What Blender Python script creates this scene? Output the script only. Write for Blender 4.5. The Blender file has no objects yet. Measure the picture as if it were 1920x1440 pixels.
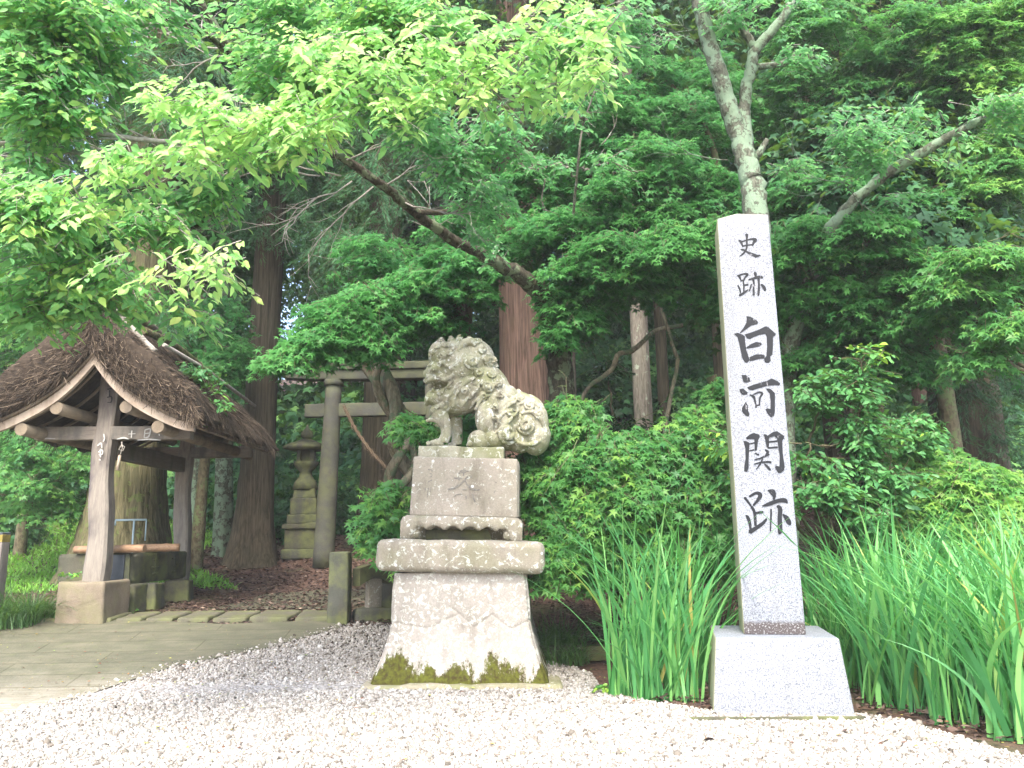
import bpy, bmesh, math, random
import numpy as np
from mathutils import Vector, Matrix, noise as mnoise
rng = np.random.default_rng(7); random.seed(7)
R_ = math.radians
sc = bpy.context.scene
COL = sc.collection
# ------------------------------------------------------------ camera
F = 1500.0; PITCH = R_(11); ROLL = R_(-1.0); CAM = np.array([0, 0, 1.5])
cd = bpy.data.cameras.new('camera'); cam = bpy.data.objects.new('camera', cd); COL.objects.link(cam)
cd.sensor_width = 36; cd.lens = F / 1920 * 36; cd.clip_end = 500; cd.clip_start = .05
CM = Matrix.Rotation(math.pi / 2 + PITCH, 4, 'X') @ Matrix.Rotation(ROLL, 4, 'Z')
CM.translation = Vector(CAM); cam.matrix_world = CM; sc.camera = cam
CR = np.array(CM.to_3x3())
# ------------------------------------------------------------ light
SUN_EL, SUN_AZ = R_(52), R_(188)      # azimuth clockwise from +Y: sun behind the camera
w = bpy.data.worlds.new('World'); sc.world = w; w.use_nodes = True
wn = w.node_tree; bg = wn.nodes['Background']
sky = wn.nodes.new('ShaderNodeTexSky'); sky.sky_type = 'NISHITA'; sky.sun_disc = False
sky.sun_elevation = SUN_EL; sky.sun_rotation = SUN_AZ; sky.dust_density = 4; sky.air_density = 1.0; sky.ozone_density = 1.0
wn.links.new(sky.outputs[0], bg.inputs[0]); bg.inputs[1].default_value = 0.15
sd = bpy.data.lights.new('sun', 'SUN'); sd.energy = 1.05; sd.angle = R_(16); sd.color = (1, .96, .88)
so = bpy.data.objects.new('sun', sd); COL.objects.link(so)
dv = Vector((math.sin(SUN_AZ) * math.cos(SUN_EL), math.cos(SUN_AZ) * math.cos(SUN_EL), math.sin(SUN_EL)))
so.rotation_euler = dv.to_track_quat('Z', 'Y').to_euler(); so.location = dv * 30
vs = sc.view_settings; vs.view_transform = 'Standard'; vs.look = 'None'; vs.gamma = 1; vs.exposure = 2.3
cy = sc.cycles; cy.use_denoising = True; cy.max_bounces = 6; cy.diffuse_bounces = 4; cy.glossy_bounces = 2
cy.transmission_bounces = 4; cy.sample_clamp_indirect = 6

# ------------------------------------------------------------ pixel helpers
def ray(px, py):
    d = CR @ np.array([(px - 960) / F, (720 - py) / F, -1.0])
    return d
def P(px, py, d):
    r = ray(px, py); return CAM + r * (d / r[1])
PY = np.array([0, 8.7, 11, 13, 16, 22, 30, 45, 80, 140.])
ZL = np.array([0, .02, .52, .64, .97, 2.0, 4.0, 9, 18, 24.])
ZR = np.array([0, 0, .20, .6, 1.5, 4.2, 7.8, 13, 22, 28.])
def sm(a, b, x):
    t = np.clip((x - a) / (b - a), 0, 1); return t * t * (3 - 2 * t)
def ground_z(x, y):
    t = sm(-3.0, 1.5, np.asarray(x, float))
    zl = np.interp(y, PY, ZL); zr = np.interp(y, PY, ZR)
    b = .06 * np.sin(x * 1.3 + y * .7) * sm(11, 16, y)
    return zl * (1 - t) + zr * t + b
def G(px, py):
    r = ray(px, py); t = .5
    for i in range(4000):
        p = CAM + r * t
        if p[2] < ground_z(p[0], p[1]): break
        t += .01 + t * .0008
    return p
# ------------------------------------------------------------ object helpers
def link(o, parent=None):
    COL.objects.link(o)
    if parent is not None: o.parent = parent
    return o
def tag(o, label=None, cat=None, group=None, kind=None):
    if label: o['label'] = label
    if cat: o['category'] = cat
    if group: o['group'] = group
    if kind: o['kind'] = kind
    return o
def empty(name, loc, label, cat, rz=0, group=None, ry=0):
    o = bpy.data.objects.new(name, None); o.empty_display_size = .1
    o.location = Vector([float(v) for v in loc]); o.rotation_euler = (0, ry, rz); link(o)
    return tag(o, label, cat, group)
def mesh_np(name, V, F4, mat, parent=None, rnd=None, smooth=False):
    """F4: list of arrays of faces (n,k) with the same k in each array"""
    me = bpy.data.meshes.new(name)
    V = np.asarray(V, np.float32)
    me.vertices.add(len(V)); me.vertices.foreach_set('co', V.ravel())
    arrs = [np.asarray(a, np.int32) for a in (F4 if isinstance(F4, list) else [F4]) if len(a)]
    loops = np.concatenate([a.ravel() for a in arrs]); tot = np.concatenate([np.full(len(a), a.shape[1], np.int32) for a in arrs])
    st = np.concatenate([[0], np.cumsum(tot)[:-1]]).astype(np.int32)
    me.loops.add(len(loops)); me.loops.foreach_set('vertex_index', loops)
    me.polygons.add(len(tot)); me.polygons.foreach_set('loop_start', st)
    try: me.polygons.foreach_set('loop_total', tot)
    except Exception: pass
    if smooth: me.polygons.foreach_set('use_smooth', tot < 5)
    if rnd is not None:
        at = me.attributes.new('rnd', 'FLOAT', 'FACE'); at.data.foreach_set('value', np.asarray(rnd, np.float32))
    me.update(calc_edges=True); me.validate()
    if mat is not None: me.materials.append(mat)
    o = bpy.data.objects.new(name, me); return link(o, parent)
def bm_obj(name, bm, mat, parent=None, smooth=False):
    me = bpy.data.meshes.new(name); bm.normal_update(); bm.to_mesh(me); bm.free()
    if smooth: me.polygons.foreach_set('use_smooth', np.ones(len(me.polygons), bool))
    if mat is not None: me.materials.append(mat)
    return link(bpy.data.objects.new(name, me), parent)
class Acc:
    def __init__(s): s.V = []; s.F = {}; s.n = 0; s.r = {}
    def add(s, V, Fs, rnd=None):
        V = np.asarray(V, float)
        for k, a in enumerate(Fs):
            a = np.asarray(a)
            if not len(a): continue
            s.F.setdefault(a.shape[1], []).append(a + s.n)
            s.r.setdefault(a.shape[1], []).append(np.full(len(a), .5 if rnd is None else rnd))
        s.V.append(V); s.n += len(V)
    def build(s, name, mat, parent=None, smooth=True):
        ks = sorted(s.F)
        return mesh_np(name, np.concatenate(s.V), [np.concatenate(s.F[k]) for k in ks], mat, parent,
                       np.concatenate([np.concatenate(s.r[k]) for k in ks]), smooth)
def tube(acc, pts, rad, seg=8, jit=0., caps=True, lobes=0, ridge=0., rnd=None):
    pts = np.asarray(pts, float); rad = np.broadcast_to(np.asarray(rad, float), (len(pts),))
    n = len(pts); T = np.gradient(pts, axis=0); T /= np.linalg.norm(T, axis=1)[:, None] + 1e-9
    up = np.array([0, 0, 1.]) if abs(T[0][2]) < .9 else np.array([1., 0, 0])
    x = np.cross(up, T[0]); x /= np.linalg.norm(x); V = []
    a = np.linspace(0, 2 * math.pi, seg, endpoint=False)
    ph = rng.uniform(0, 6)
    for i in range(n):
        x = x - T[i] * (x @ T[i]); x /= np.linalg.norm(x) + 1e-9; y = np.cross(T[i], x)
        r = rad[i] * (1 + jit * rng.uniform(-1, 1, seg) + (ridge * np.cos(a * lobes + ph) if lobes else 0))
        V.append(pts[i] + np.outer(np.cos(a) * r, x) + np.outer(np.sin(a) * r, y))
    V = np.concatenate(V); i = np.arange(n - 1)[:, None] * seg; j = np.arange(seg)[None]; j2 = (j + 1) % seg
    Q = np.stack([i + j, i + j2, i + seg + j2, i + seg + j], -1).reshape(-1, 4)
    Fs = [Q]
    if caps: Fs.append(np.array([list(range(seg))[::-1]])); Fs.append(np.array([[(n - 1) * seg + k for k in range(seg)]]))
    acc.add(V, Fs, rnd)
def spline(pts, k=6):
    pts = np.asarray(pts, float); n = len(pts); out = []
    pp = np.vstack([2 * pts[0] - pts[1], pts, 2 * pts[-1] - pts[-2]])
    for i in range(n - 1):
        p0, p1, p2, p3 = pp[i], pp[i + 1], pp[i + 2], pp[i + 3]
        for t in np.linspace(0, 1, k, endpoint=False):
            out.append(.5 * ((2 * p1) + (-p0 + p2) * t + (2 * p0 - 5 * p1 + 4 * p2 - p3) * t * t + (-p0 + 3 * p1 - 3 * p2 + p3) * t ** 3))
    out.append(pts[-1]); return np.array(out)
def stone(name, size, mat, parent=None, loc=(0, 0, 0), bev=.02, taper=(1, 1), rough=.006, cuts=10, rot=(0, 0, 0), seed=0, segs=3):
    """block, origin at the centre of its bottom face"""
    bm = bmesh.new(); bmesh.ops.create_cube(bm, size=1)
    for v in bm.verts:
        f = taper if v.co.z > 0 else (1, 1)
        v.co = Vector((v.co.x * size[0] * f[0], v.co.y * size[1] * f[1], (v.co.z + .5) * size[2]))
    if bev > 0: bmesh.ops.bevel(bm, geom=bm.edges[:], offset=bev, segments=segs, affect='EDGES', profile=.5)
    mx = max(size)
    for ax in range(3):
        k = int(max(1, min(cuts, round(size[ax] / mx * cuts))))
        for j in range(1, k):
            c_ = [0, 0, 0]; n_ = [0, 0, 0]; n_[ax] = 1; c_[ax] = size[ax] * (j / k - (.5 if ax < 2 else 0))
            bmesh.ops.bisect_plane(bm, geom=bm.verts[:] + bm.edges[:] + bm.faces[:], plane_co=c_, plane_no=n_)
    bm.normal_update()
    for v in bm.verts:
        n = mnoise.noise(v.co * 3.1 + Vector((seed * 7.3, 1, 2))) + .5 * mnoise.noise(v.co * 11 + Vector((seed * 3.3, 5, 2)))
        v.co += v.normal * n * rough * 2
    o = bm_obj(name, bm, mat, parent, True); o.location = loc; o.rotation_euler = rot; return o
# ------------------------------------------------------------ materials
def nm(name):
    m = bpy.data.materials.new(name); m.use_nodes = True; nt = m.node_tree
    return m, nt, nt.nodes['Principled BSDF'], nt.nodes['Material Output']
class N:
    def __init__(s, nt): s.nt = nt; s.tc = nt.nodes.new('ShaderNodeTexCoord')
    def new(s, t, **k):
        n = s.nt.nodes.new(t)
        for a, b in k.items():
            if a[0] == '_': n.inputs[a[1:]].default_value = b
            else: setattr(n, a, b)
        return n
    def l(s, a, b): s.nt.links.new(a, b)
    def coord(s, scale=(1, 1, 1), src='Object'):
        m = s.new('ShaderNodeMapping'); m.inputs['Scale'].default_value = scale; s.l(s.tc.outputs[src], m.inputs[0]); return m.outputs[0]
    def noise(s, scale, co=None, detail=5, rough=.6, dist=0):
        n = s.new('ShaderNodeTexNoise', _Scale=scale, _Detail=detail, _Roughness=rough, _Distortion=dist)
        s.l(co if co is not None else s.tc.outputs['Object'], n.inputs['Vector']); return n.outputs[0]
    def voro(s, scale, co=None, feature='F1'):
        n = s.new('ShaderNodeTexVoronoi', _Scale=scale, feature=feature); s.l(co if co is not None else s.tc.outputs['Object'], n.inputs['Vector']); return n
    def ramp(s, fac, stops):
        n = s.new('ShaderNodeValToRGB'); e = n.color_ramp.elements
        while len(e) < len(stops): e.new(.5)
        for k, (p, c) in enumerate(stops):
            e[k].position = p; e[k].color = (c, c, c, 1) if not isinstance(c, tuple) else (*c, 1)
        s.l(fac, n.inputs[0]); return n.outputs[0]
    def mix(s, fac, a, b):
        n = s.new('ShaderNodeMix', data_type='RGBA')
        for v, i in ((fac, 0), (a, 6), (b, 7)):
            if isinstance(v, tuple): n.inputs[i].default_value = (*v, 1)
            elif isinstance(v, (int, float)): n.inputs[i].default_value = v
            else: s.l(v, n.inputs[i])
        return n.outputs[2]
    def math(s, op, a, b=0.):
        n = s.new('ShaderNodeMath', operation=op)
        for i, v in enumerate((a, b)):
            if isinstance(v, (int, float)): n.inputs[i].default_value = v
            else: s.l(v, n.inputs[i])
        return n.outputs[0]
    def bump(s, h, strength, dist, bsdf, prev=None):
        n = s.new('ShaderNodeBump', _Strength=strength, _Distance=dist); s.l(h, n.inputs['Height'])
        if prev is not None: s.l(prev, n.inputs['Normal'])
        s.l(n.outputs[0], bsdf.inputs['Normal']); return n.outputs[0]
    def sep(s, src='Object'):
        n = s.new('ShaderNodeSeparateXYZ'); s.l(s.tc.outputs[src], n.inputs[0]); return n.outputs
def stone_mat(name, c1, c2, lichen=.3, moss=0., mossz=(.0, .5), mosscol=(.10, .11, .015), dark=.3, wet=None, green=0.):
    m, nt, b, out = nm(name); n = N(nt)
    base = n.mix(n.ramp(n.noise(2.2), [(.3, 0.), (.7, 1.)]), c1, c2)
    fine = n.noise(60, detail=3)
    base = n.mix(n.math('MULTIPLY', n.ramp(fine, [(.35, 1.), (.6, 0.)]), .35), base, tuple(v * .45 for v in c1))
    st = n.ramp(n.noise(5, n.coord((1, 1, .35)), 8, .7), [(.5, 0.), (.68, 1.)])
    base = n.mix(n.math('MULTIPLY', st, dark), base, (.09, .075, .055))
    if green: base = n.mix(n.math('MULTIPLY', n.ramp(n.noise(3.3, detail=6), [(.42, 0.), (.62, 1.)]), green), base, (.17, .19, .07))
    if lichen:
        lf = n.ramp(n.noise(16, detail=7, rough=.75, dist=.6), [(.60 - lichen * .1, 0.), (.64 - lichen * .1, 1.)])
        base = n.mix(n.math('MULTIPLY', lf, .85), base, (.55, .56, .50))
        v = n.voro(9); sp = n.ramp(v.outputs['Distance'], [(.13, 1.), (.16, 0.)])
        ch = n.new('ShaderNodeSeparateColor'); n.l(v.outputs['Color'], ch.inputs[0])
        sel = n.ramp(ch.outputs[0], [(.72 - lichen * .15, 0.), (.74 - lichen * .15, 1.)])
        base = n.mix(n.math('MULTIPLY', n.math('MULTIPLY', sp, sel), .9), base, (.66, .67, .66))
    if moss:
        z = n.sep()[2]
        g = n.new('ShaderNodeMapRange'); n.l(z, g.inputs[0]); g.inputs[1].default_value = mossz[0]; g.inputs[2].default_value = mossz[1]
        g.inputs[3].default_value = .22 * moss; g.inputs[4].default_value = -.25
        mm = n.math('ADD', n.math('ADD', n.math('MULTIPLY', n.noise(3.6, n.coord((1, 1, .16)), 3, .5), .60), n.math('MULTIPLY', n.noise(9, n.coord((1, 1, .5)), 8, .85), .40)), g.outputs[0])
        mf = n.ramp(mm, [(.555, 0.), (.585, 1.)])
        mc = n.mix(n.ramp(n.noise(25), [(.35, 0.), (.65, 1.)]), mosscol, (mosscol[0] * .5, mosscol[1] * .35, mosscol[2] * .8))
        base = n.mix(mf, base, mc)
    if wet:
        z = n.sep()[2]; q = n.math('ADD', z, n.math('MULTIPLY', n.noise(14, detail=6), .10))
        base = n.mix(n.ramp(q, [(wet, 1.), (wet + .012, 0.)]), base, (.07, .06, .05))
    n.l(base, b.inputs['Base Color']); b.inputs['Roughness'].default_value = .9; b.inputs['Specular IOR Level'].default_value = .2
    h = n.math('ADD', n.noise(9, detail=8, rough=.7), n.math('MULTIPLY', fine, .3))
    n.bump(h, .5, .02, b); return m
def leaf_mat(name, stops, transl=.35, rough=.45, tcol=None, spec=.35, tmix=.55):
    m, nt, b, out = nm(name); n = N(nt)
    a = n.new('ShaderNodeAttribute', attribute_name='rnd')
    col = n.ramp(a.outputs['Fac'], stops)
    n.l(col, b.inputs['Base Color']); b.inputs['Roughness'].default_value = rough; b.inputs['Specular IOR Level'].default_value = spec
    t = n.new('ShaderNodeBsdfTranslucent')
    tc = n.mix(tmix, col, tcol or (.25, .45, .03)); n.l(tc, t.inputs[0])
    ms = n.new('ShaderNodeMixShader'); ms.inputs[0].default_value = transl
    n.l(b.outputs[0], ms.inputs[1]); n.l(t.outputs[0], ms.inputs[2]); n.l(ms.outputs[0], out.inputs[0]); return m
def bark_mat(name, c1, c2, lichen=0., stretch=.12, scale=22, bump=.6, lcol=(.32, .36, .28), furrow=.03):
    m, nt, b, out = nm(name); n = N(nt)
    co = n.coord((1, 1, stretch)); f = n.noise(scale, co, 6, .65, .5)
    base = n.mix(n.ramp(f, [(.38, 0.), (.62, 1.)]), c1, c2)
    big = n.ramp(n.noise(1.7, detail=4), [(.35, 0.), (.7, 1.)])
    base = n.mix(n.math('MULTIPLY', big, .4), base, (c2[0] * .6, c2[1] * .75, c2[2] * .6))
    if lichen:
        base = n.mix(n.ramp(n.noise(5, detail=7, rough=.7), [(.62 - lichen * .2, 0.), (.67 - lichen * .2, 1.)]), base, lcol)
    n.l(base, b.inputs['Base Color']); b.inputs['Roughness'].default_value = .95; b.inputs['Specular IOR Level'].default_value = .15
    n.bump(f, bump, furrow, b); return m
def simple_mat(name, c, rough=.8, c2=None, scale=12, bump=.2, co=(1, 1, 1), spec=.3, metal=0):
    m, nt, b, out = nm(name); n = N(nt); f = n.noise(scale, n.coord(co), 6, .65)
    n.l(n.mix(n.ramp(f, [(.35, 0.), (.65, 1.)]), c, c2 or tuple(v * .6 for v in c)), b.inputs['Base Color'])
    b.inputs['Roughness'].default_value = rough; b.inputs['Specular IOR Level'].default_value = spec; b.inputs['Metallic'].default_value = metal
    n.bump(f, bump, .01, b); return m
def attr_mat(name, stops, rough=.9):
    m, nt, b, out = nm(name); n = N(nt); a = n.new('ShaderNodeAttribute', attribute_name='rnd')
    n.l(n.ramp(a.outputs['Fac'], stops), b.inputs['Base Color']); b.inputs['Roughness'].default_value = rough; b.inputs['Specular IOR Level'].default_value = .2
    return m
M = {}
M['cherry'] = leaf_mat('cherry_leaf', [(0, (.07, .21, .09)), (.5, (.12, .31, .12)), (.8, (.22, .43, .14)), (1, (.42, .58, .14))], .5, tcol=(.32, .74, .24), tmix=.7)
M['young'] = leaf_mat('sunlit_cherry_leaf', [(0, (.14, .36, .13)), (.4, (.26, .54, .19)), (.8, (.46, .66, .22)), (1, (.60, .70, .24))], .45, tcol=(.52, .85, .26), tmix=.7)  # same cherry leaves, not younger: sunlight painted in as a paler yellow
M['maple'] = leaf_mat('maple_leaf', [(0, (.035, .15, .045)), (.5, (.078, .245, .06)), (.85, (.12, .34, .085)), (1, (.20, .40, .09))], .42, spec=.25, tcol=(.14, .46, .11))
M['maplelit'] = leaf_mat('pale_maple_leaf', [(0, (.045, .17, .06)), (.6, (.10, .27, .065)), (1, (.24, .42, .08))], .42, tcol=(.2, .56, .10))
M['broad'] = leaf_mat('shrub_leaf', [(0, (.045, .16, .06)), (.6, (.085, .26, .08)), (.92, (.13, .34, .09)), (1, (.34, .55, .08))], .3)
M['gloss'] = leaf_mat('glossy_leaf', [(0, (.012, .035, .016)), (1, (.03, .08, .03))], .08, rough=.22, spec=.6)
M['cedar'] = leaf_mat('cedar_needle', [(0, (.025, .09, .04)), (.6, (.05, .16, .065)), (1, (.09, .23, .08))], .2, rough=.6)
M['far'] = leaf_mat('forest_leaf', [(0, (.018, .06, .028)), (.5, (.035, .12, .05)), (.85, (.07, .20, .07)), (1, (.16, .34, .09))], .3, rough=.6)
M['iris'] = leaf_mat('iris_leaf', [(0, (.06, .23, .08)), (.5, (.12, .38, .125)), (.93, (.27, .56, .17)), (.98, (.42, .50, .12)), (1, (.30, .22, .08))], .35, rough=.4, tcol=(.15, .5, .06))
M['grass'] = leaf_mat('grass_blade', [(0, (.12, .34, .05)), (1, (.30, .58, .10))], .4)
M['sedge'] = leaf_mat('sedge_blade', [(0, (.03, .09, .03)), (1, (.10, .20, .06))], .25)
M['bark_cedar'] = bark_mat('cedar_bark', (.032, .026, .018), (.105, .085, .06), 0, .05, 26, .8)
M['bark_red'] = bark_mat('red_cedar_bark', (.05, .03, .024), (.18, .115, .092), 0, .035, 30, .8)
M['bark_old'] = bark_mat('old_cedar_bark', (.045, .04, .02), (.17, .15, .085), .35, .06, 18, .9, (.12, .15, .05), .05)
M['bark_grey'] = bark_mat('grey_bark', (.10, .085, .07), (.24, .21, .18), .2, .15, 30, .4)
M['bark_lichen'] = bark_mat('lichen_bark', (.055, .055, .042), (.15, .155, .12), .75, .5, 22, .8, (.20, .275, .19))
M['bark_moss'] = bark_mat('mossy_bark', (.025, .02, .015), (.09, .075, .055), .5, .6, 24, .9, (.15, .18, .11))
M['bark_maple'] = bark_mat('maple_bark', (.06, .045, .03), (.16, .14, .09), .5, .4, 20, .4, (.12, .16, .07))
M['vine'] = bark_mat('vine_bark', (.12, .10, .07), (.34, .29, .21), .5, .2, 20, .6, (.13, .17, .10))
M['twig'] = simple_mat('twig_bark', (.36, .335, .30), .9, (.20, .18, .15), 30)
M['komainu'] = stone_mat('lichened_carved_stone', (.42, .40, .32), (.32, .305, .22), .5, 0, dark=.8, green=.6)
M['block'] = stone_mat('pedestal_stone', (.38, .335, .285), (.29, .26, .215), .2, 0, dark=.45, green=.08)
M['table'] = stone_mat('lichened_pedestal_stone', (.35, .31, .255), (.25, .22, .175), .5, 0, dark=.55, green=.25)
M['flare'] = stone_mat('mossy_pedestal_stone', (.42, .385, .345), (.33, .30, .26), .75, .9, (.0, .75), dark=.35)
M['found'] = stone_mat('earthy_stone', (.36, .32, .25), (.26, .23, .15), .2, 0, dark=.5, green=.6)
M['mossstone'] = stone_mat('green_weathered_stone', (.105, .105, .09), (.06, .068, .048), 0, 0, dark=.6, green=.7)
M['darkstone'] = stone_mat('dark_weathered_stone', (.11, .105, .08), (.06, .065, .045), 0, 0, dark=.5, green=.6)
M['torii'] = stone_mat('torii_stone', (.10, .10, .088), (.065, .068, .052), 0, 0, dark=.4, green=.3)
M['footing'] = stone_mat('brown_footing_stone', (.22, .18, .135), (.16, .135, .10), 0, 0, dark=.35, green=.25)
def granite(name, side=False):
    m, nt, b, out = nm(name); n = N(nt)
    v = n.noise(95, detail=3, rough=.7)
    base = n.mix(n.ramp(v, [(.36, 1.), (.54, 0.)]), (.275, .295, .335), (.08, .09, .11))
    base = n.mix(n.math('MULTIPLY', n.ramp(n.noise(3, detail=5), [(.45, 0.), (.75, 1.)]), .3), base, (.19, .205, .22))
    base = n.mix(n.math('MULTIPLY', n.ramp(n.noise(7, n.coord((1, 1, .06)), 6, .7), [(.52, 0.), (.7, 1.)]), .35), base, (.16, .165, .16))
    if side == 'shaft':
        s = n.sep(); 
        q = n.math('ADD', s[2], n.math('MULTIPLY', n.noise(22, detail=7, rough=.75), .06))
        base = n.mix(n.ramp(n.math('MULTIPLY', q, 5.), [(.62, .9), (.78, 0.)]), base, n.mix(n.ramp(n.noise(60), [(.55, 0.), (.6, 1.)]), (.06, .045, .042), (.3, .3, .3)))
    if side:
        ge = n.new('ShaderNodeNewGeometry')   # the algae grows only on the left flank (real stain, object space)
        vt = n.new('ShaderNodeVectorTransform', vector_type='NORMAL', convert_from='WORLD', convert_to='OBJECT'); n.l(ge.outputs['Normal'], vt.inputs[0])
        sx = n.new('ShaderNodeSeparateXYZ'); n.l(vt.outputs[0], sx.inputs[0])
        f = n.ramp(n.math('MULTIPLY', sx.outputs[0], -1.), [(.5, 0.), (.7, .85)])
        base = n.mix(f, base, n.mix(n.noise(3), (.30, .31, .15), (.40, .38, .26)))
    n.l(base, b.inputs['Base Color']); b.inputs['Roughness'].default_value = .65; b.inputs['Specular IOR Level'].default_value = .3
    n.bump(n.noise(120, detail=3), .25, .004, b); return m
M['granite'] = granite('speckled_granite', True); M['granite_shaft'] = granite('speckled_granite_shaft', 'shaft')
M['granite_top'] = stone_mat('stained_granite', (.36, .34, .31), (.22, .20, .18), .2, dark=.6)
m, nt, b, out = nm('letter_paint'); n = N(nt)
c = n.mix(n.ramp(n.noise(30, n.coord((1, 1, .35)), 7, .7), [(.62, 0.), (.68, 1.)]), (.010, .012, .016), (.30, .30, .33))
n.l(c, b.inputs['Base Color']); b.inputs['Roughness'].default_value = .6; b.inputs['Specular IOR Level'].default_value = .25; M['letter'] = m
M['carve'] = simple_mat('carved_shadow_stone', (.13, .125, .12), .9, (.26, .24, .20), 40)
def wood_mat(name, c1, c2, c3, sc_=(9, 9, .8)):
    m, nt, b, out = nm(name); n = N(nt); f = n.noise(5, n.coord(sc_), 7, .7, 1.)
    base = n.mix(n.ramp(f, [(.3, 0.), (.7, 1.)]), c1, c2)
    base = n.mix(n.ramp(n.noise(1.6, n.coord((3, 3, 1)), 5), [(.48, 0.), (.66, .8)]), base, c3)
    n.l(base, b.inputs['Base Color']); b.inputs['Roughness'].default_value = .85; b.inputs['Specular IOR Level'].default_value = .2
    n.bump(f, .5, .008, b); return m
M['post'] = wood_mat('weathered_post_wood', (.27, .245, .21), (.17, .15, .13), (.085, .075, .08))
M['beam'] = wood_mat('grey_beam_wood', (.27, .24, .20), (.16, .14, .12), (.10, .10, .09), (.8, 9, 9))
M['ybeam'] = wood_mat('dark_beam_wood', (.15, .13, .10), (.10, .085, .07), (.07, .08, .05), (9, .8, 9))
M['barge'] = wood_mat('pale_bargeboard_wood', (.52, .44, .35), (.40, .33, .26), (.28, .21, .15), (1.2, 9, 4))
M['log'] = wood_mat('round_log_wood', (.26, .21, .15), (.17, .14, .10), (.12, .10, .08), (9, .8, 9))
M['bamboo'] = simple_mat('bamboo', (.34, .22, .13), .5, (.20, .12, .075), 8, .1, (2, 9, 9))
M['slate'] = simple_mat('slate_panel', (.085, .10, .12), .35, (.06, .07, .085), 5, .05)
M['pipe'] = simple_mat('painted_pipe', (.35, .47, .52), .4, (.28, .38, .42), 5, .0)
M['chalk'] = simple_mat('white_brush_mark', (.55, .55, .52), .9, (.40, .40, .38), 30)
M['rope'] = simple_mat('straw_rope', (.13, .09, .055), .95, (.06, .045, .03), 50, .6)
M['thatch'] = simple_mat('thatch', (.06, .045, .032), 1., (.028, .021, .015), 14, 1., (1, 1, 1))
M['straw'] = attr_mat('thatch_straw', [(0, (.02, .016, .012)), (.5, (.065, .049, .036)), (.85, (.14, .107, .078)), (1, (.27, .215, .155))], 1.)
M['pebble'] = attr_mat('pebble', [(0, (.045, .037, .03)), (.2, (.17, .15, .125)), (.5, (.295, .275, .245)), (.8, (.39, .37, .34)), (1, (.52, .505, .48))], .8)
M['litter'] = attr_mat('dry_leaf', [(0, (.03, .021, .018)), (.5, (.085, .057, .047)), (.85, (.15, .10, .08)), (1, (.28, .21, .16))])
M['fresh_litter'] = attr_mat('fallen_leaf', [(0, (.10, .05, .035)), (.4, (.26, .12, .06)), (.7, (.45, .45, .10)), (1, (.20, .35, .06))])
# ground materials
m, nt, b, out = nm('forest_soil'); n = N(nt)
c = n.mix(n.ramp(n.noise(18, detail=8, rough=.75), [(.35, 0.), (.65, 1.)]), (.045, .028, .02), (.16, .085, .06))
grn = n.ramp(n.noise(.5, detail=5), [(.52, 0.), (.62, 1.)])
c = n.mix(n.math('MULTIPLY', grn, .5), c, (.06, .10, .03))
n.l(c, b.inputs['Base Color']); b.inputs['Roughness'].default_value = 1; n.bump(n.noise(30, detail=6), .8, .03, b); M['soil'] = m
m, nt, b, out = nm('gravel_bed'); n = N(nt)
v = n.voro(38); v2 = n.new('ShaderNodeSeparateColor'); n.l(v.outputs['Color'], v2.inputs[0])
c = n.ramp(v2.outputs[0], [(0, (.18, .16, .14)), (.5, (.30, .28, .26)), (1, (.42, .40, .38))])
n.l(c, b.inputs['Base Color']); b.inputs['Roughness'].default_value = .9; n.bump(n.math('SUBTRACT', 1., v.outputs['Distance']), .8, .02, b); M['gravelbed'] = m
m, nt, b, out = nm('worn_concrete'); n = N(nt)
c = n.mix(n.ramp(n.noise(2.2, n.coord((1, 2.5, 1)), 8, .7), [(.4, 0.), (.65, 1.)]), (.085, .085, .052), (.13, .122, .08))
s = n.sep(); g = n.new('ShaderNodeMapRange'); n.l(n.math('ADD', s[1], n.math('MULTIPLY', n.noise(1.1, detail=6), 1.2)), g.inputs[0])
g.inputs[1].default_value = 8.7; g.inputs[2].default_value = 9.9; g.inputs[3].default_value = 1.; g.inputs[4].default_value = 0.
c = n.mix(g.outputs[0], c, n.mix(n.ramp(n.noise(4, n.coord((1, 4, 1)), 6), [(.4, 0.), (.6, 1.)]), (.27, .24, .18), (.36, .33, .27)))  # near end paler and warmer: open-sky light put into the concrete colour
c = n.mix(n.ramp(n.noise(9, detail=8, rough=.75), [(.55, 0.), (.62, .55)]), c, (.10, .11, .05))
br = n.new('ShaderNodeTexBrick'); n.l(n.coord((1, 1, 1)), br.inputs[0]); br.inputs['Scale'].default_value = 1.; br.inputs['Mortar Size'].default_value = .012; br.inputs['Brick Width'].default_value = 1.9; br.inputs['Row Height'].default_value = .34; br.inputs['Mortar Smooth'].default_value = .3
for i_, v_ in ((1, (.85, .85, .85, 1)), (2, (1, 1, 1, 1)), (3, (.6, .6, .52, 1))): br.inputs[i_].default_value = v_
mu = n.new('ShaderNodeMix', data_type='RGBA', blend_type='MULTIPLY'); mu.inputs[0].default_value = .8; n.l(c, mu.inputs[6]); n.l(br.outputs[0], mu.inputs[7]); c = mu.outputs[2]
n.l(c, b.inputs['Base Color']); b.inputs['Roughness'].default_value = .85; n.bump(n.math('SUBTRACT', n.noise(35, detail=6), n.math('MULTIPLY', br.outputs[1], .8)), .5, .015, b); M['concrete'] = m
M['slab'] = stone_mat('mossy_path_slab', (.13, .12, .09), (.085, .085, .055), 0, 0, dark=.5, green=.4)

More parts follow.
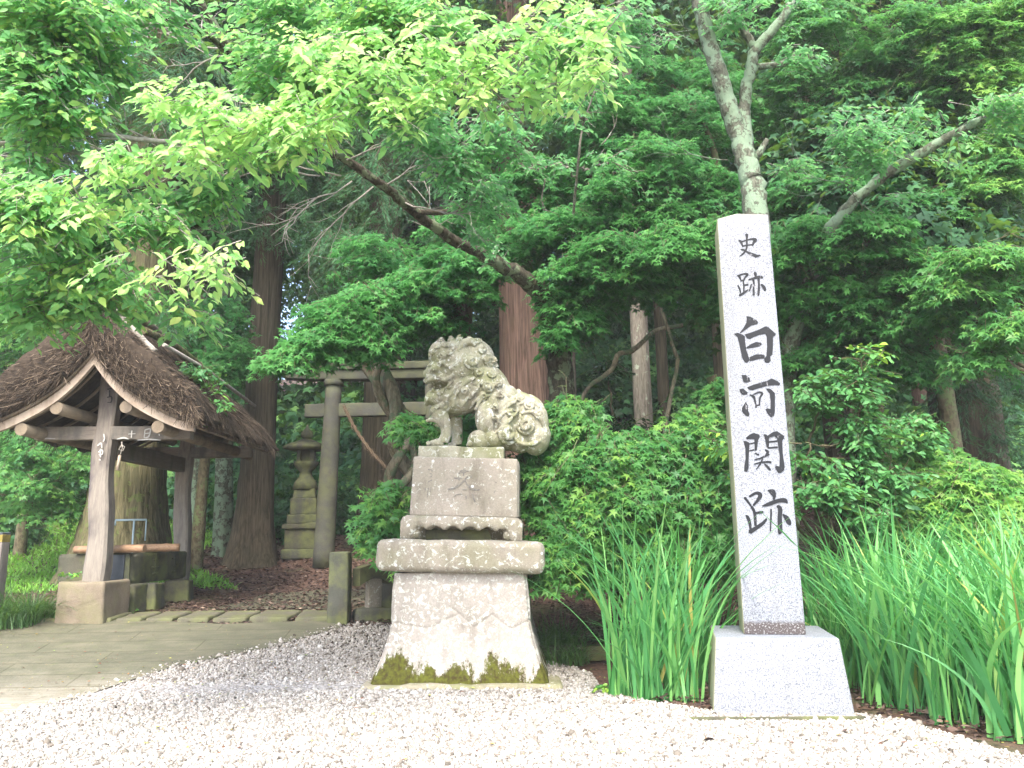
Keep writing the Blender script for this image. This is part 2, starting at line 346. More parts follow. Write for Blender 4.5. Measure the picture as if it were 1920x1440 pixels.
# ------------------------------------------------------------ terrain
def sheet(name, xs, ys, off, mat, wob=0.):
    X, Y = np.meshgrid(xs, ys); Z = ground_z(X, Y) + off
    V = np.stack([X, Y, Z], -1).reshape(-1, 3); nx = len(xs); ny = len(ys)
    i = (np.arange(ny - 1)[:, None] * nx + np.arange(nx - 1)[None]).ravel()
    return mesh_np(name, V, np.stack([i, i + 1, i + nx + 1, i + nx], -1), mat, None, None, True)
ysx = np.concatenate([np.linspace(-20, 8, 12), np.linspace(8.5, 32, 60), np.linspace(33, 90, 30)])
xsx = np.concatenate([np.linspace(-65, -20, 12), np.linspace(-18, 18, 90), np.linspace(20, 65, 12)])
tag(sheet('ground', xsx, ysx, -.03, M['soil']), kind='structure')
def poly_sheet(name, ring, off, mat, res=.12, lift=None):
    """ring: world xy polygon; a grid clipped to it (cells whose centre is inside, edge vertices pulled to the ring)"""
    ring = np.asarray(ring)[:, :2]
    bm = bmesh.new(); vs_ = [bm.verts.new((float(a), float(c_), 0)) for a, c_ in ring]; bm.faces.new(vs_)
    x0, y0 = ring.min(0); x1, y1 = ring.max(0)
    for X in np.arange(x0 + res, x1, res): bmesh.ops.bisect_plane(bm, geom=bm.verts[:] + bm.edges[:] + bm.faces[:], plane_co=(X, 0, 0), plane_no=(1, 0, 0))
    for Y in np.arange(y0 + res, y1, res): bmesh.ops.bisect_plane(bm, geom=bm.verts[:] + bm.edges[:] + bm.faces[:], plane_co=(0, Y, 0), plane_no=(0, 1, 0))
    for v in bm.verts: v.co.z = float(ground_z(v.co.x, v.co.y)) + off
    for f in bm.faces:
        if f.normal.z < 0: f.normal_flip()
    return bm_obj(name, bm, mat, None, True)
def inpoly(x, y, ring):
    ring = np.asarray(ring)[:, :2]; c = np.zeros(len(x), bool); j = len(ring) - 1
    for i in range(len(ring)):
        xi, yi = ring[i]; xj, yj = ring[j]
        t = ((yi > y) != (yj > y)) & (x < (xj - xi) * (y - yi) / (yj - yi + 1e-12) + xi); c ^= t; j = i
    return c
g = lambda a, b_: G(a, b_)[:2]
ring_g = [(-9, -6), g(-60, 1358), g(60, 1330), g(200, 1292), g(330, 1250), g(480, 1222), g(560, 1200), g(640, 1178), g(720, 1172), g(860, 1200), g(1010, 1235), g(1110, 1262), g(1135, 1300), g(1230, 1318), g(1345, 1335), g(1600, 1338), g(1700, 1352), g(1850, 1400), g(1990, 1440), (6, 2), (8, -6)]
tag(poly_sheet('gravel_bed', ring_g, .0, M['gravelbed'], .5), kind='structure')
ring_p = [g(-60, 1358), g(60, 1330), g(200, 1292), g(330, 1250), g(480, 1222), g(560, 1200), g(640, 1178), g(620, 1166), g(420, 1172), g(200, 1164), g(0, 1162), g(-300, 1165), g(-300, 1340)]
ring_p = [np.array(p_) + np.array([0, 0]) for p_ in ring_p]
tag(poly_sheet('path', ring_p, .012, M['concrete'], .25), kind='structure')
tag(poly_sheet('upper_path', [g(400, 1140), g(500, 1112), g(640, 1100), g(720, 1110), g(640, 1142)], -.01, M['concrete'], .25), kind='structure')
# kerb of mossy slabs at the head of the path
ke = empty('kerb', (0, 0, 0), None, None); ke['kind'] = 'structure'
kp = [(0, 100), (106, 205), (212, 262), (268, 322), (328, 388), (394, 460), (466, 540), (546, 625)]
for k, (a, b2) in enumerate(kp):
    pa, pb = G(a, 1170), G(b2, 1170); cx = (pa + pb) / 2; L = np.linalg.norm(pb - pa)
    stone('slab', (L * .995, .62, .10), M['slab'], ke, (cx[0], cx[1] + .36, ground_z(cx[0], cx[1] + .4) - .055), .03, (.98, .94), .008, 12, (R_(4), 0, math.atan2(pb[1] - pa[1], pb[0] - pa[0])), k)
for k, (a, b2) in enumerate([(-260, -130), (-125, -4)]):
    pa, pb = G(a, 1172), G(b2, 1172); cx = (pa + pb) / 2
    stone('slab', (np.linalg.norm(pb - pa), .62, .10), M['slab'], ke, (cx[0], cx[1] + .36, ground_z(cx[0], cx[1] + .4) - .055), .03, (.98, .94), .008, 12, (R_(4), 0, 0), k + 20)
# side kerb behind the irises
pa = G(1068, 1236); ks = stone('kerb_stone', (.95, .16, .17), M['darkstone'], None, (pa[0] + .1, pa[1], ground_z(pa[0], pa[1]) - .02), .015, (1, 1), .004, 12, (0, 0, R_(-2)), 4)
tag(ks, 'low dark kerb stone on the ground between the lion pedestal and the irises', 'kerb stone')

# ------------------------------------------------------------ scattering: pebbles, litter
def scatter(name, tv, tf, pos, Rm, scl, rnd, mat, parent=None, smooth=False):
    tv = np.asarray(tv, float); n_ = len(pos)
    scl = np.asarray(scl, float); scl = scl[:, None] if scl.ndim == 1 else scl
    V = np.einsum('nij,nkj->nki', Rm, tv[None] * scl[:, None, :]) + pos[:, None, :]
    Fs = []; rn = []
    for a in tf:
        a = np.asarray(a); Fs.append((a[None] + (np.arange(n_) * len(tv))[:, None, None]).reshape(-1, a.shape[1])); rn.append(np.repeat(rnd, len(a)))
    return mesh_np(name, V.reshape(-1, 3), Fs, mat, parent, np.concatenate(rn), smooth)
def randrot(n_):
    q = rng.normal(size=(n_, 4)); q /= np.linalg.norm(q, axis=1)[:, None]; a, b_, c_, d_ = q.T
    return np.stack([1 - 2 * (c_ * c_ + d_ * d_), 2 * (b_ * c_ - a * d_), 2 * (b_ * d_ + a * c_), 2 * (b_ * c_ + a * d_), 1 - 2 * (b_ * b_ + d_ * d_), 2 * (c_ * d_ - a * b_), 2 * (b_ * d_ - a * c_), 2 * (c_ * d_ + a * b_), 1 - 2 * (b_ * b_ + c_ * c_)], -1).reshape(-1, 3, 3)
bmi = bmesh.new(); bmesh.ops.create_icosphere(bmi, subdivisions=1, radius=1)
ICO_V = np.array([v.co[:] for v in bmi.verts]); ICO_F = np.array([[v.index for v in f.verts] for f in bmi.faces]); bmi.free()
def pebbles():
    xs, ys = [], []
    N0 = 420000
    y = 3.6 + (12.2 - 3.6) * rng.random(N0); x = rng.uniform(-1, 1, N0) * (.72 * y + .3)
    keep = rng.random(N0) < np.clip(1.15 - .035 * y, .4, 1)
    x, y = x[keep], y[keep]; k = inpoly(x, y, ring_g); 
    edge = (rng.random(len(x)) < .5) & (inpoly(x + .12, y - .10, ring_g)) & (y > 6)
    k = k | edge; x, y = x[k], y[k]
    n_ = len(x); s = rng.lognormal(math.log(.0085), .42, n_) * (1 + .02 * (y - 5))
    z = ground_z(x, y) + s * .25 + .004 * rng.random(n_)
    scl = np.stack([s * rng.uniform(.8, 1.35, n_), s * rng.uniform(.7, 1.1, n_), s * rng.uniform(.5, .9, n_)], -1)
    rnd = np.clip(rng.beta(2.2, 1.5, n_) - .4 * sm(8.4, 10.6, y) * rng.random(n_), 0, 1)  # darker towards the balustrade: leaf shade put into the pebble colour
    tv = ICO_V * (1 + .15 * rng.normal(size=(len(ICO_V), 1)))
    o = scatter('gravel', tv, [ICO_F], np.stack([x, y, z], -1), randrot(n_), scl, rnd, M['pebble'], None, True)
    tag(o, kind='stuff'); tag(o, 'pale loose gravel covering the forecourt', 'gravel')
pebbles()
LV = [(0, -.5, 0), (.28, -.1, .06), (.2, .3, .03), (0, .55, -.05), (-.2, .3, .03), (-.28, -.1, .06), (0, 0, -.03)]
LF = [np.array([(0, 1, 6), (1, 2, 6), (2, 3, 6), (3, 4, 6), (4, 5, 6), (5, 0, 6)])]
def flat_rot(n_, tilt=.35):
    a = rng.uniform(0, 6.28, n_); up = np.stack([rng.normal(0, tilt, n_), rng.normal(0, tilt, n_), np.ones(n_)], -1)
    return frames(np.stack([np.cos(a), np.sin(a), np.zeros(n_)], -1), up)
def frames(head, nrm):
    y = head / np.linalg.norm(head, axis=1)[:, None]; z = nrm - (nrm * y).sum(1)[:, None] * y; z /= np.linalg.norm(z, axis=1)[:, None] + 1e-9
    return np.stack([np.cross(y, z), y, z], -1)
n_ = 120000
y = 10.8 + 24 * rng.random(n_) ** 1.3; x = rng.uniform(-1, 1, n_) * (.75 * y)
k = ~inpoly(x, y, ring_p) & ~(inpoly(x, y, ring_g) & (y < 10.5)) ; x, y = x[k], y[k]; n_ = len(x)
pos = np.stack([x, y, ground_z(x, y) - .01 + .02 * rng.random(n_)], -1)
tag(tag(scatter('leaf_litter', LV, LF, pos, flat_rot(n_, .5), rng.uniform(.025, .065, n_) * (1 + .05 * (y - 10)), rng.random(n_), M['litter']), kind='stuff'), 'brown dry leaf litter over the forest floor', 'leaf litter')
# litter and soil in the iris bed
n_ = 5000; x = rng.uniform(1.0, 7, n_); y = rng.uniform(6.1, 10.5, n_); k = ~inpoly(x, y, ring_g) | (rng.random(n_) < .02); x, y = x[k], y[k]; n_ = len(x)
pos = np.stack([x, y, ground_z(x, y) + .005 + .03 * rng.random(n_)], -1)
tag(tag(scatter('bed_litter', LV, LF, pos, flat_rot(n_, .6), rng.uniform(.03, .09, n_), rng.random(n_), M['litter']), kind='stuff'), 'reddish dead leaves under the irises', 'leaf litter')
n_ = 1100; pp = []
for _ in range(n_):
    if random.random() < .25: pp.append(G(random.uniform(0, 620), random.uniform(1165, 1340)))
    else: pp.append(G(random.uniform(200, 1920), random.uniform(1230, 1435)))
pos = np.array(pp); pos[:, 2] += .03
tag(tag(scatter('fallen_leaves', LV, LF, pos, flat_rot(n_, .3), rng.uniform(.010, .038, n_), rng.random(n_) ** 1.6, M['fresh_litter']), kind='stuff'), 'scattered yellow and red fallen leaves on the path and gravel', 'fallen leaves')

# ------------------------------------------------------------ brush strokes on a plane
def stroke_poly(pts, k=5):
    p = spline(np.array(pts, float), k); xy = p[:, :2]; w_ = np.maximum(p[:, 2], 2) / 2
    T = np.gradient(xy, axis=0); T /= np.linalg.norm(T, axis=1)[:, None] + 1e-9; nn = np.stack([-T[:, 1], T[:, 0]], -1)
    return xy + nn * w_[:, None], xy - nn * w_[:, None], xy[0] - T[0] * w_[0] * .7, xy[-1] + T[-1] * w_[-1] * .7
def on_plane(px, py, o, nrm):
    r = ray(px, py); t = ((o - CAM) @ nrm) / (r @ nrm); return CAM + r * t
def glyph(name, strokes, polys, conv, o, nrm, parent, mat, thick=.004):
    inv = parent.matrix_world.inverted(); bm = bmesh.new(); lift = 0
    def put(ring):
        nonlocal lift
        lift += .00025
        vs_ = []
        for q in ring:
            px, py = conv(*q); p_ = on_plane(px, py, o, nrm) + nrm * (thick + lift)
            vs_.append(bm.verts.new(inv @ Vector(p_)))
        return vs_
    for s in strokes:
        L, Rr, a, b_ = stroke_poly(s); l_ = put(list(L) + list(Rr) + [a, b_]); n_ = len(L)
        for i in range(n_ - 1): bm.faces.new((l_[i], l_[i + 1], l_[n_ + i + 1], l_[n_ + i]))
        bm.faces.new((l_[2 * n_], l_[0], l_[n_])); bm.faces.new((l_[2 * n_ + 1], l_[2 * n_ - 1], l_[n_ - 1]))
    for s in polys: bm.faces.new(put(s))
    # give them a real thickness back into the stone
    bmesh.ops.recalc_face_normals(bm, faces=bm.faces)
    nl = inv.to_3x3() @ Vector(nrm)
    for f in bm.faces:
        if f.normal.dot(nl) < 0: f.normal_flip()
    ret = bmesh.ops.extrude_face_region(bm, geom=bm.faces[:])
    for v in [e for e in ret['geom'] if isinstance(e, bmesh.types.BMVert)]: v.co -= nl * (thick + .004)
    return bm_obj(name, bm, mat, parent)

# ------------------------------------------------------------ granite marker
d0 = 7.19
pb = P(1471, 1341, d0); rz = R_(-11.0)
fwd = np.array([math.sin(-rz), 0, 0])  # unused
nrm = np.array([math.sin(rz), -math.cos(rz), 0.])      # front normal (towards the camera)
wb = 1.165
base_c = np.array([pb[0] - .01, pb[1], 0]) - nrm * wb / 2
mk = empty('stone_marker', base_c, 'tall pale granite pillar with black carved characters on a tapered block beside the irises', 'stone marker', rz)
bpy.context.view_layer.update()
hb = float(P(1468, 1193, d0 + .1)[2]) - .01
stone('base', (wb, wb, hb + .05), M['granite'], mk, (0, 0, -.05), .014, (.885, .885), .001, 6)
zt = float(P(1400, 405, d0 + .32)[2])
SX = .015; sb, st_ = .535, .492
shaft = stone('shaft', (sb, sb, zt - hb), M['granite_shaft'], mk, (SX, 0, hb), .011, (st_ / sb, st_ / sb), .0006, 14)
bm = bmesh.new()
h = st_ / 2 - .002
q = [bm.verts.new((sx * h, sy * h, 0)) for sx, sy in ((-1, -1), (1, -1), (1, 1), (-1, 1))]; tp = bm.verts.new((-.03, 0, .135))
for i in range(4): bm.faces.new((q[i], q[(i + 1) % 4], tp))
bm.faces.new(q[::-1])
cp = bm_obj('cap', bm, M['granite_top'], mk); cp.location = (SX, 0, zt - .003)
slopeA = math.atan((sb - st_) / 2 / (zt - hb))
rzm = Matrix.Rotation(rz, 3, 'Z')
nf = np.array(rzm @ Vector((0, -math.cos(slopeA), math.sin(slopeA))))
fo = np.array(mk.matrix_world @ Vector((SX, -sb / 2, hb)))
cA = lambda x, y: (1340 + x / 4.8, 400 + y / 4.8)
cB = lambda x, y: (1340 + x / 4.117, 680 + y / 4.114)
glyph('character', [[(287, 190, 28), (290, 215, 22), (288, 240, 16), (290, 300, 16), (278, 335, 16), (255, 365, 16), (225, 387, 8)],
    [(216, 243, 8), (232, 252, 20), (245, 275, 16), (252, 298, 14)], [(232, 258, 14), (280, 245, 12), (330, 232, 14), (368, 238, 28), (350, 265, 22), (340, 290, 12)],
    [(250, 294, 12), (300, 287, 10), (340, 280, 10)], [(236, 325, 10), (262, 330, 14), (300, 352, 16), (345, 372, 24), (375, 384, 26), (413, 378, 6)]], [], cA, fo, nf, mk, M['letter'])
glyph('character', [[(203, 560, 8), (220, 570, 16), (232, 590, 14), (238, 612, 12)], [(215, 560, 14), (260, 546, 14), (295, 550, 22), (275, 575, 16), (262, 600, 14)],
    [(235, 605, 10), (270, 600, 10)], [(258, 605, 14), (262, 650, 14), (262, 705, 14)], [(262, 648, 12), (300, 642, 14)], [(210, 652, 14), (225, 680, 16), (232, 715, 12)],
    [(222, 738, 18), (250, 725, 20), (285, 700, 16), (300, 688, 8)], [(358, 528, 8), (365, 545, 26), (372, 568, 16)], [(305, 598, 10), (350, 586, 18), (400, 572, 22), (432, 578, 18)],
    [(348, 595, 18), (352, 640, 18), (350, 690, 18), (352, 735, 20)], [(330, 640, 12), (322, 670, 14), (310, 700, 8)], [(395, 590, 20), (398, 640, 18), (396, 700, 22), (393, 738, 16)],
    [(418, 640, 14), (440, 662, 26), (457, 692, 20)]], [], cA, fo, nf, mk, M['letter'])
glyph('character', [], [[(285, 925), (320, 930), (380, 965), (392, 985), (375, 1000), (330, 1010), (290, 1040), (235, 1078), (225, 1075), (260, 1030), (285, 985), (288, 950)],
    [(175, 1085), (205, 1075), (250, 1090), (272, 1110), (275, 1160), (285, 1230), (305, 1290), (315, 1320), (295, 1345), (270, 1340), (252, 1310), (245, 1290), (235, 1240), (220, 1170), (205, 1115)],
    [(270, 1090), (330, 1072), (400, 1045), (455, 1018), (480, 1022), (550, 1085), (545, 1100), (525, 1120), (525, 1200), (520, 1270), (500, 1290), (505, 1325), (485, 1347), (450, 1340), (445, 1310), (465, 1285), (472, 1200), (468, 1110), (455, 1085), (400, 1095), (350, 1115), (315, 1132), (290, 1125)],
    [(285, 1208), (320, 1180), (370, 1158), (415, 1165), (425, 1180), (400, 1198), (340, 1210), (290, 1215)],
    [(315, 1295), (370, 1270), (420, 1270), (450, 1278), (450, 1305), (400, 1310), (345, 1325), (315, 1328)]], cA, fo, nf, mk, M['letter'])
glyph('character', [[(272, 250, 10), (300, 262, 18), (312, 300, 14), (320, 345, 14)], [(300, 245, 10), (345, 228, 14), (368, 240, 16), (350, 270, 14), (345, 325, 10)], [(316, 332, 10), (350, 325, 10)]],
    [[(207, 95), (240, 95), (270, 120), (275, 145), (240, 155), (220, 145)], [(190, 205), (220, 200), (255, 230), (250, 245), (225, 250), (200, 235)],
    [(240, 300), (255, 330), (258, 370), (270, 400), (262, 415), (240, 410), (210, 375), (210, 350)],
    [(250, 190), (300, 170), (370, 150), (405, 140), (440, 122), (480, 140), (505, 160), (500, 175), (460, 172), (400, 180), (330, 200), (295, 212), (265, 208)],
    [(395, 200), (430, 202), (465, 235), (465, 300), (465, 380), (455, 415), (435, 422), (410, 395), (393, 360), (405, 352), (430, 358), (432, 300), (425, 240)]], cB, fo, nf, mk, M['letter'])
glyph('character', [[(268, 628, 10), (305, 618, 10)], [(265, 682, 12), (302, 672, 12)], [(415, 612, 12), (482, 605, 14)], [(412, 657, 12), (484, 652, 14)],
    [(390, 672, 12), (410, 690, 22), (390, 722, 12)], [(312, 698, 8), (340, 712, 14)], [(308, 750, 10), (350, 738, 12), (420, 708, 14)], [(305, 782, 8), (345, 772, 12), (400, 765, 14), (435, 768, 16)],
    [(372, 725, 12), (358, 770, 12), (322, 822, 8)], [(385, 782, 10), (410, 805, 18), (430, 828, 12)]],
    [[(222, 605), (245, 605), (270, 620), (265, 680), (262, 750), (262, 815), (250, 842), (228, 838), (228, 800), (238, 740), (236, 660)],
    [(240, 580), (270, 555), (300, 542), (345, 555), (348, 575), (335, 600), (330, 640), (325, 675), (308, 680), (308, 630), (305, 590), (270, 588), (250, 592)],
    [(378, 552), (400, 555), (418, 575), (420, 620), (418, 660), (400, 650), (392, 600)],
    [(405, 565), (450, 535), (480, 528), (535, 565), (535, 585), (522, 600), (525, 700), (540, 800), (535, 830), (510, 850), (490, 850), (465, 810), (470, 795), (500, 800), (502, 720), (490, 640), (482, 585), (460, 565), (420, 580)]], cB, fo, nf, mk, M['letter'])
glyph('character', [[(232, 1042, 20), (255, 1070, 18), (280, 1105, 14)], [(270, 1032, 20), (320, 1005, 22), (352, 1022, 34), (330, 1065, 24), (298, 1100, 16)],
    [(285, 1110, 20), (305, 1150, 22), (312, 1200, 22), (315, 1255, 20)], [(312, 1160, 16), (370, 1152, 20)], [(240, 1178, 10), (255, 1192, 24), (270, 1235, 24), (277, 1285, 18)],
    [(272, 1305, 34), (320, 1275, 30), (370, 1240, 26), (400, 1205, 16)], [(412, 985, 10), (445, 997, 44), (460, 1030, 26), (455, 1055, 14)],
    [(370, 1105, 10), (420, 1090, 30), (490, 1065, 30), (540, 1062, 34), (560, 1080, 14)], [(435, 1130, 12), (435, 1180, 14), (432, 1240, 10), (430, 1300, 8)],
    [(485, 1105, 22), (505, 1130, 34), (502, 1200, 34), (505, 1290, 36), (500, 1318, 20)], [(527, 1170, 8), (552, 1195, 34), (573, 1230, 36), (583, 1248, 18)]], [], cB, fo, nf, mk, M['letter'])
# small kerb plate in front of the marker
kk = G(1455, 1352); kb = stone('border_strip', (1.45, .03, .05), M['darkstone'], None, (kk[0], kk[1], -.02), .004, (1, 1), .002, 8, (0, 0, rz * .3), 3)
tag(kb, 'thin dark edging strip half buried in gravel at the foot of the granite pillar', 'edging')

# ------------------------------------------------------------ pedestal of the lion
dl = 8.72
c0 = P(856, 1283, dl); rl = R_(-1.5)
ped = empty('lion_pedestal', (c0[0] + .055, c0[1] + .84, 0), 'weathered tiered stone pedestal with flared mossy foot and worn carved characters under the lion', 'pedestal', rl)
bpy.context.view_layer.update()
def pedz(py, d=dl + .25): return float(P(860, py, d)[2])
zf0, zf1 = 0.02, pedz(1072)
# flared foot, dense grid with carved joints
prof = [(0., .92), (.06, .905), (.13, .875), (.24, .83), (.36, .785), (.46, .755), (.6, .738), (.85, .722), (1., .708)]   # height fraction, half width
joints = [[(.0, .56), (.22, .505), (.30, .50), (.37, .56), (.49, .62), (.60, .50), (.73, .61), (.86, .48), (1., .56)], [(.30, .50), (.49, .62)], [(.42, .66), (.43, .97)], [(.70, .62), (.70, 1.)], [(.49, .62), (.43, .68)], [(.86, .48), (.86, .25), (.84, .0)], [(.30, .5), (.31, .2)], [(.60, .5), (.60, .3)]]
def seg_dist(u, v, a, b_):
    a = np.array(a); b_ = np.array(b_); ab = b_ - a; t = np.clip(((u - a[0]) * ab[0] + (v - a[1]) * ab[1]) / (ab @ ab), 0, 1)
    return np.hypot(u - a[0] - t * ab[0], (v - a[1] - t * ab[1]) * .8)
def flare_foot():
    nv, nu = 110, 120; vz = np.linspace(0, 1, nv); hw = np.interp(vz, [p_[0] for p_ in prof], [p_[1] for p_ in prof])
    ker = np.ones(7) / 7; hw = np.convolve(np.pad(hw, 3, 'edge'), ker, 'valid')
    V = []; t = np.linspace(0, 1, nu, endpoint=False)
    for i, v in enumerate(vz):
        for side in range(4):
            s = t * 2 - 1; cr = .06
            x = s * 1.0; y = -np.ones_like(s)
            e = np.clip((np.abs(s) - (1 - cr)) / cr, 0, 1); y = y + cr * .9 * (1 - np.sqrt(1 - np.clip(e, 0, .98) ** 2)); x = np.sign(s) * np.minimum(np.abs(s), 1 - .012 * e)
            a = side * math.pi / 2; dep = np.zeros(nu)
            dd = np.full(nu, 9.)
            for jl in joints:
                for k in range(len(jl) - 1): dd = np.minimum(dd, seg_dist(t, v, jl[k], jl[k + 1]))
            dep += .011 * np.exp(-(dd / .008) ** 2)
            bulge = -.010 * np.minimum(dd / .12, 1)
            px = x * hw[i]; py = y * hw[i] + dep + bulge
            V.append(np.stack([px * math.cos(a) - py * math.sin(a), px * math.sin(a) + py * math.cos(a), np.full(nu, zf0 + v * (zf1 - zf0))], -1))
    V = np.concatenate(V)
    nn = np.array([mnoise.noise(Vector(p_) * 2.6) * .012 + mnoise.noise(Vector(p_) * 9) * .006 for p_ in V]); rr = V[:, :2] / (np.linalg.norm(V[:, :2], axis=1)[:, None]); V[:, :2] += rr * nn[:, None]
    W = nu * 4; i = np.arange(nv - 1)[:, None] * W; j = np.arange(W)[None]; j2 = (j + 1) % W
    mesh_np('flared_foot', V, [np.stack([i + j, i + j2, i + W + j2, i + W + j], -1).reshape(-1, 4)], M['flare'], ped, None, True)
flare_foot()
stone('foundation', (2.10, 2.05, .10), M['found'], ped, (.02, -.0, -.045), .03, (.98, .97), .012, 20, (0, 0, 0), 5)
tl = R_(2.4)     # the upper stones have settled to the right
z1 = zf1 - .005; h1 = pedz(1013) - z1
stone('cornice_slab', (1.81, 1.70, h1), M['table'], ped, (.0, 0, z1), .085, (1, 1), .007, 26, (0, tl * .8, 0), 2, 5)
z2 = z1 + h1 + .0; h2 = pedz(968) - z2
# scalloped table: apron with wavy lower edge and round feet
def table_tier():
    W_, D_ = 1.345, 1.26
    bm = bmesh.new(); n_ = 90
    def lower(u):     # 0..1 along the front
        if u < .07 or u > .93: return 0
        if u < .20: return .6 * math.sqrt(max(0, 1 - ((u - .20) / .13) ** 2)) if False else h2 * .50 * min(1, (u - .07) / .05)
        if u > .80: return h2 * .50 * min(1, (.93 - u) / .05)
        return h2 * (.40 + .17 * abs(math.sin((u - .20) / .6 * math.pi * 4)))
    for side in range(4):
        a = side * math.pi / 2; ca, sa = math.cos(a), math.sin(a); w_ = (W_ if side % 2 == 0 else D_) / 2; dpt = (D_ if side % 2 == 0 else W_) / 2
        rows = []
        for k in range(n_ + 1):
            u = k / n_; x = (u * 2 - 1) * w_; lo = lower(u); col = []
            for (yy, zz) in ((-dpt + .10, lo), (-dpt + .015, lo), (-dpt, lo + .012), (-dpt, h2 * .72), (-dpt + .02, h2 * .9), (-dpt + .06, h2), (-dpt + .3, h2)):
                x_ = x * (1 - max(0, (yy + dpt)) / w_ * 1.0); col.append(bm.verts.new((x_ * ca - yy * sa, x_ * sa + yy * ca, zz)))
            rows.append(col)
        for k in range(n_):
            for j in range(6): bm.faces.new((rows[k][j], rows[k + 1][j], rows[k + 1][j + 1], rows[k][j + 1]))
    bmesh.ops.remove_doubles(bm, verts=bm.verts, dist=.004)
    bmesh.ops.holes_fill(bm, edges=[e for e in bm.edges if e.is_boundary], sides=400)
    for v in bm.verts: v.co += v.co.normalized() * mnoise.noise(v.co * 6) * .008
    o = bm_obj('table_tier', bm, M['table'], ped, True); o.location = (.0, 0, z2); o.rotation_euler = (0, tl, 0)
    stone('table_core', (W_ - .5, D_ - .5, h2 * .98), M['darkstone'], ped, (0, 0, z2), .01, rot=(0, tl, 0))
    for sx in (-1, 1):
        for sy in (-1, 1):
            bm = bmesh.new(); bmesh.ops.create_uvsphere(bm, u_segments=20, v_segments=12, radius=.058)
            o = bm_obj('ball_foot', bm, M['table'], ped, True); o.location = (sx * (W_ / 2 - .155), sy * (D_ / 2 - .075), z2 + .062 - sx * .02)
table_tier()
z3 = z2 + h2 - .004; h3 = pedz(857) - z3
blk = stone('inscribed_block', (1.21, 1.10, h3), M['block'], ped, (.02, 0, z3), .018, (.97, .97), .004, 16, (0, tl, 0), 9)
blk2 = stone('edge_moulding', (.05, .98, h3 * .97), M['block'], ped, (.615, .0, z3 - .02), .02, (1, 1), .003, 8, (0, tl + R_(-1.5), 0), 9)
bpy.context.view_layer.update()
ob = np.array(blk.matrix_world @ Vector((0, -1.10 / 2 * .985, h3 / 2))); nb = np.array((blk.matrix_world.to_3x3() @ Vector((0, -1, .03))).normalized())
cC = lambda x, y: (760 + x / 8, 850 + y / 8)
PB = blk
glyph('inscription', [[(820, 270, 18), (870, 262, 20), (955, 270, 14)], [(880, 235, 16), (875, 300, 22), (870, 340, 14)], [(800, 300, 18), (850, 290, 14), (910, 285, 12)],
    [(730, 370, 18), (790, 375, 22), (850, 370, 18)], [(800, 345, 18), (808, 410, 22)], [(970, 355, 14), (1000, 355, 14)],
    [(940, 340, 10), (880, 410, 26), (800, 480, 30), (720, 530, 26), (640, 540, 26)], [(890, 400, 12), (930, 470, 24), (1000, 530, 26), (1070, 550, 18), (1115, 545, 12)],
    [(740, 650, 14), (760, 625, 16), (860, 610, 10)], [(910, 640, 20), (915, 680, 18)], [(860, 545, 14), (920, 550, 14)], [(1000, 600, 16), (1030, 680, 24), (1045, 730, 12)],
    ], [], cC, ob, nb, PB, M['carve'], .004)
glyph('inscription', [[(300, 285, 12), (320, 255, 12), (395, 250, 12), (400, 275, 10)], [(350, 235, 8), (350, 250, 8)], [(325, 310, 10), (325, 345, 10), (390, 350, 10), (395, 310, 10), (330, 308, 10)],
    [(340, 430, 10), (400, 400, 12)], [(300, 520, 12), (310, 570, 10)], [(350, 520, 14), (335, 600, 12), (330, 660, 10)], [(385, 510, 10), (380, 580, 10)]], [], cC, ob, nb, PB, M['carve'], .004)
glyph('inscription', [[(1330, 590, 12), (1350, 560, 16)], [(1350, 430, 10), (1370, 440, 10)]], [], cC, ob, nb, PB, M['carve'], .004)
z4 = z3 + h3
# ------------------------------------------------------------ the lion: blobs + curls, voxel-fused into one carving
S = .00120
lion = empty('stone_lion', (c0[0] + .095, c0[1] + .84, z4), 'lichen covered carved stone guardian lion sitting on the tiered pedestal', 'statue', rl, None, tl)
def LP(u, v, w_=0): return np.array([(u - 640) * S, -w_ * S, (1368 - v) * S])
BL = [  # u, v, w, ru, rv, rw, rot(deg)
 (520, 400, 20, 300, 285, 270, -15), (640, 330, 0, 230, 220, 250, 0), (330, 300, 70, 130, 150, 190, 0), (300, 470, 90, 115, 110, 170, 0), (400, 560, 60, 170, 100, 190, 0),
 (270, 545, 100, 85, 50, 140, 0), (300, 750, 80, 90, 85, 120, 30), (430, 740, 50, 150, 120, 190, 10), (230, 740, 90, 40, 90, 80, 20),
 (600, 640, 20, 250, 230, 240, 0), (760, 600, 0, 210, 280, 230, -15), (520, 790, 20, 230, 110, 200, -8), (360, 860, 60, 130, 70, 150, -15),
 (880, 640, 0, 160, 290, 200, -25), (920, 820, 0, 170, 260, 230, -20), (1000, 960, 0, 140, 250, 240, -10), (1000, 1130, 0, 130, 120, 230, 0),
 (820, 950, 150, 120, 190, 100, -6), (850, 930, -150, 120, 190, 100, -6), (760, 1170, 150, 125, 105, 95, 0), (880, 1150, 130, 130, 100, 110, 0), (780, 1180, -150, 130, 100, 95, 0),
 (1240, 960, 0, 190, 290, 190, -8), (1300, 1100, 0, 150, 190, 180, 0), (1180, 800, 0, 130, 130, 150, 0), (1150, 1130, 0, 160, 140, 170, 0), (1010, 1120, 110, 95, 105, 110, 0), (1075, 800, 0, 125, 150, 175, -20), (1010, 700, 0, 110, 120, 170, -30)]
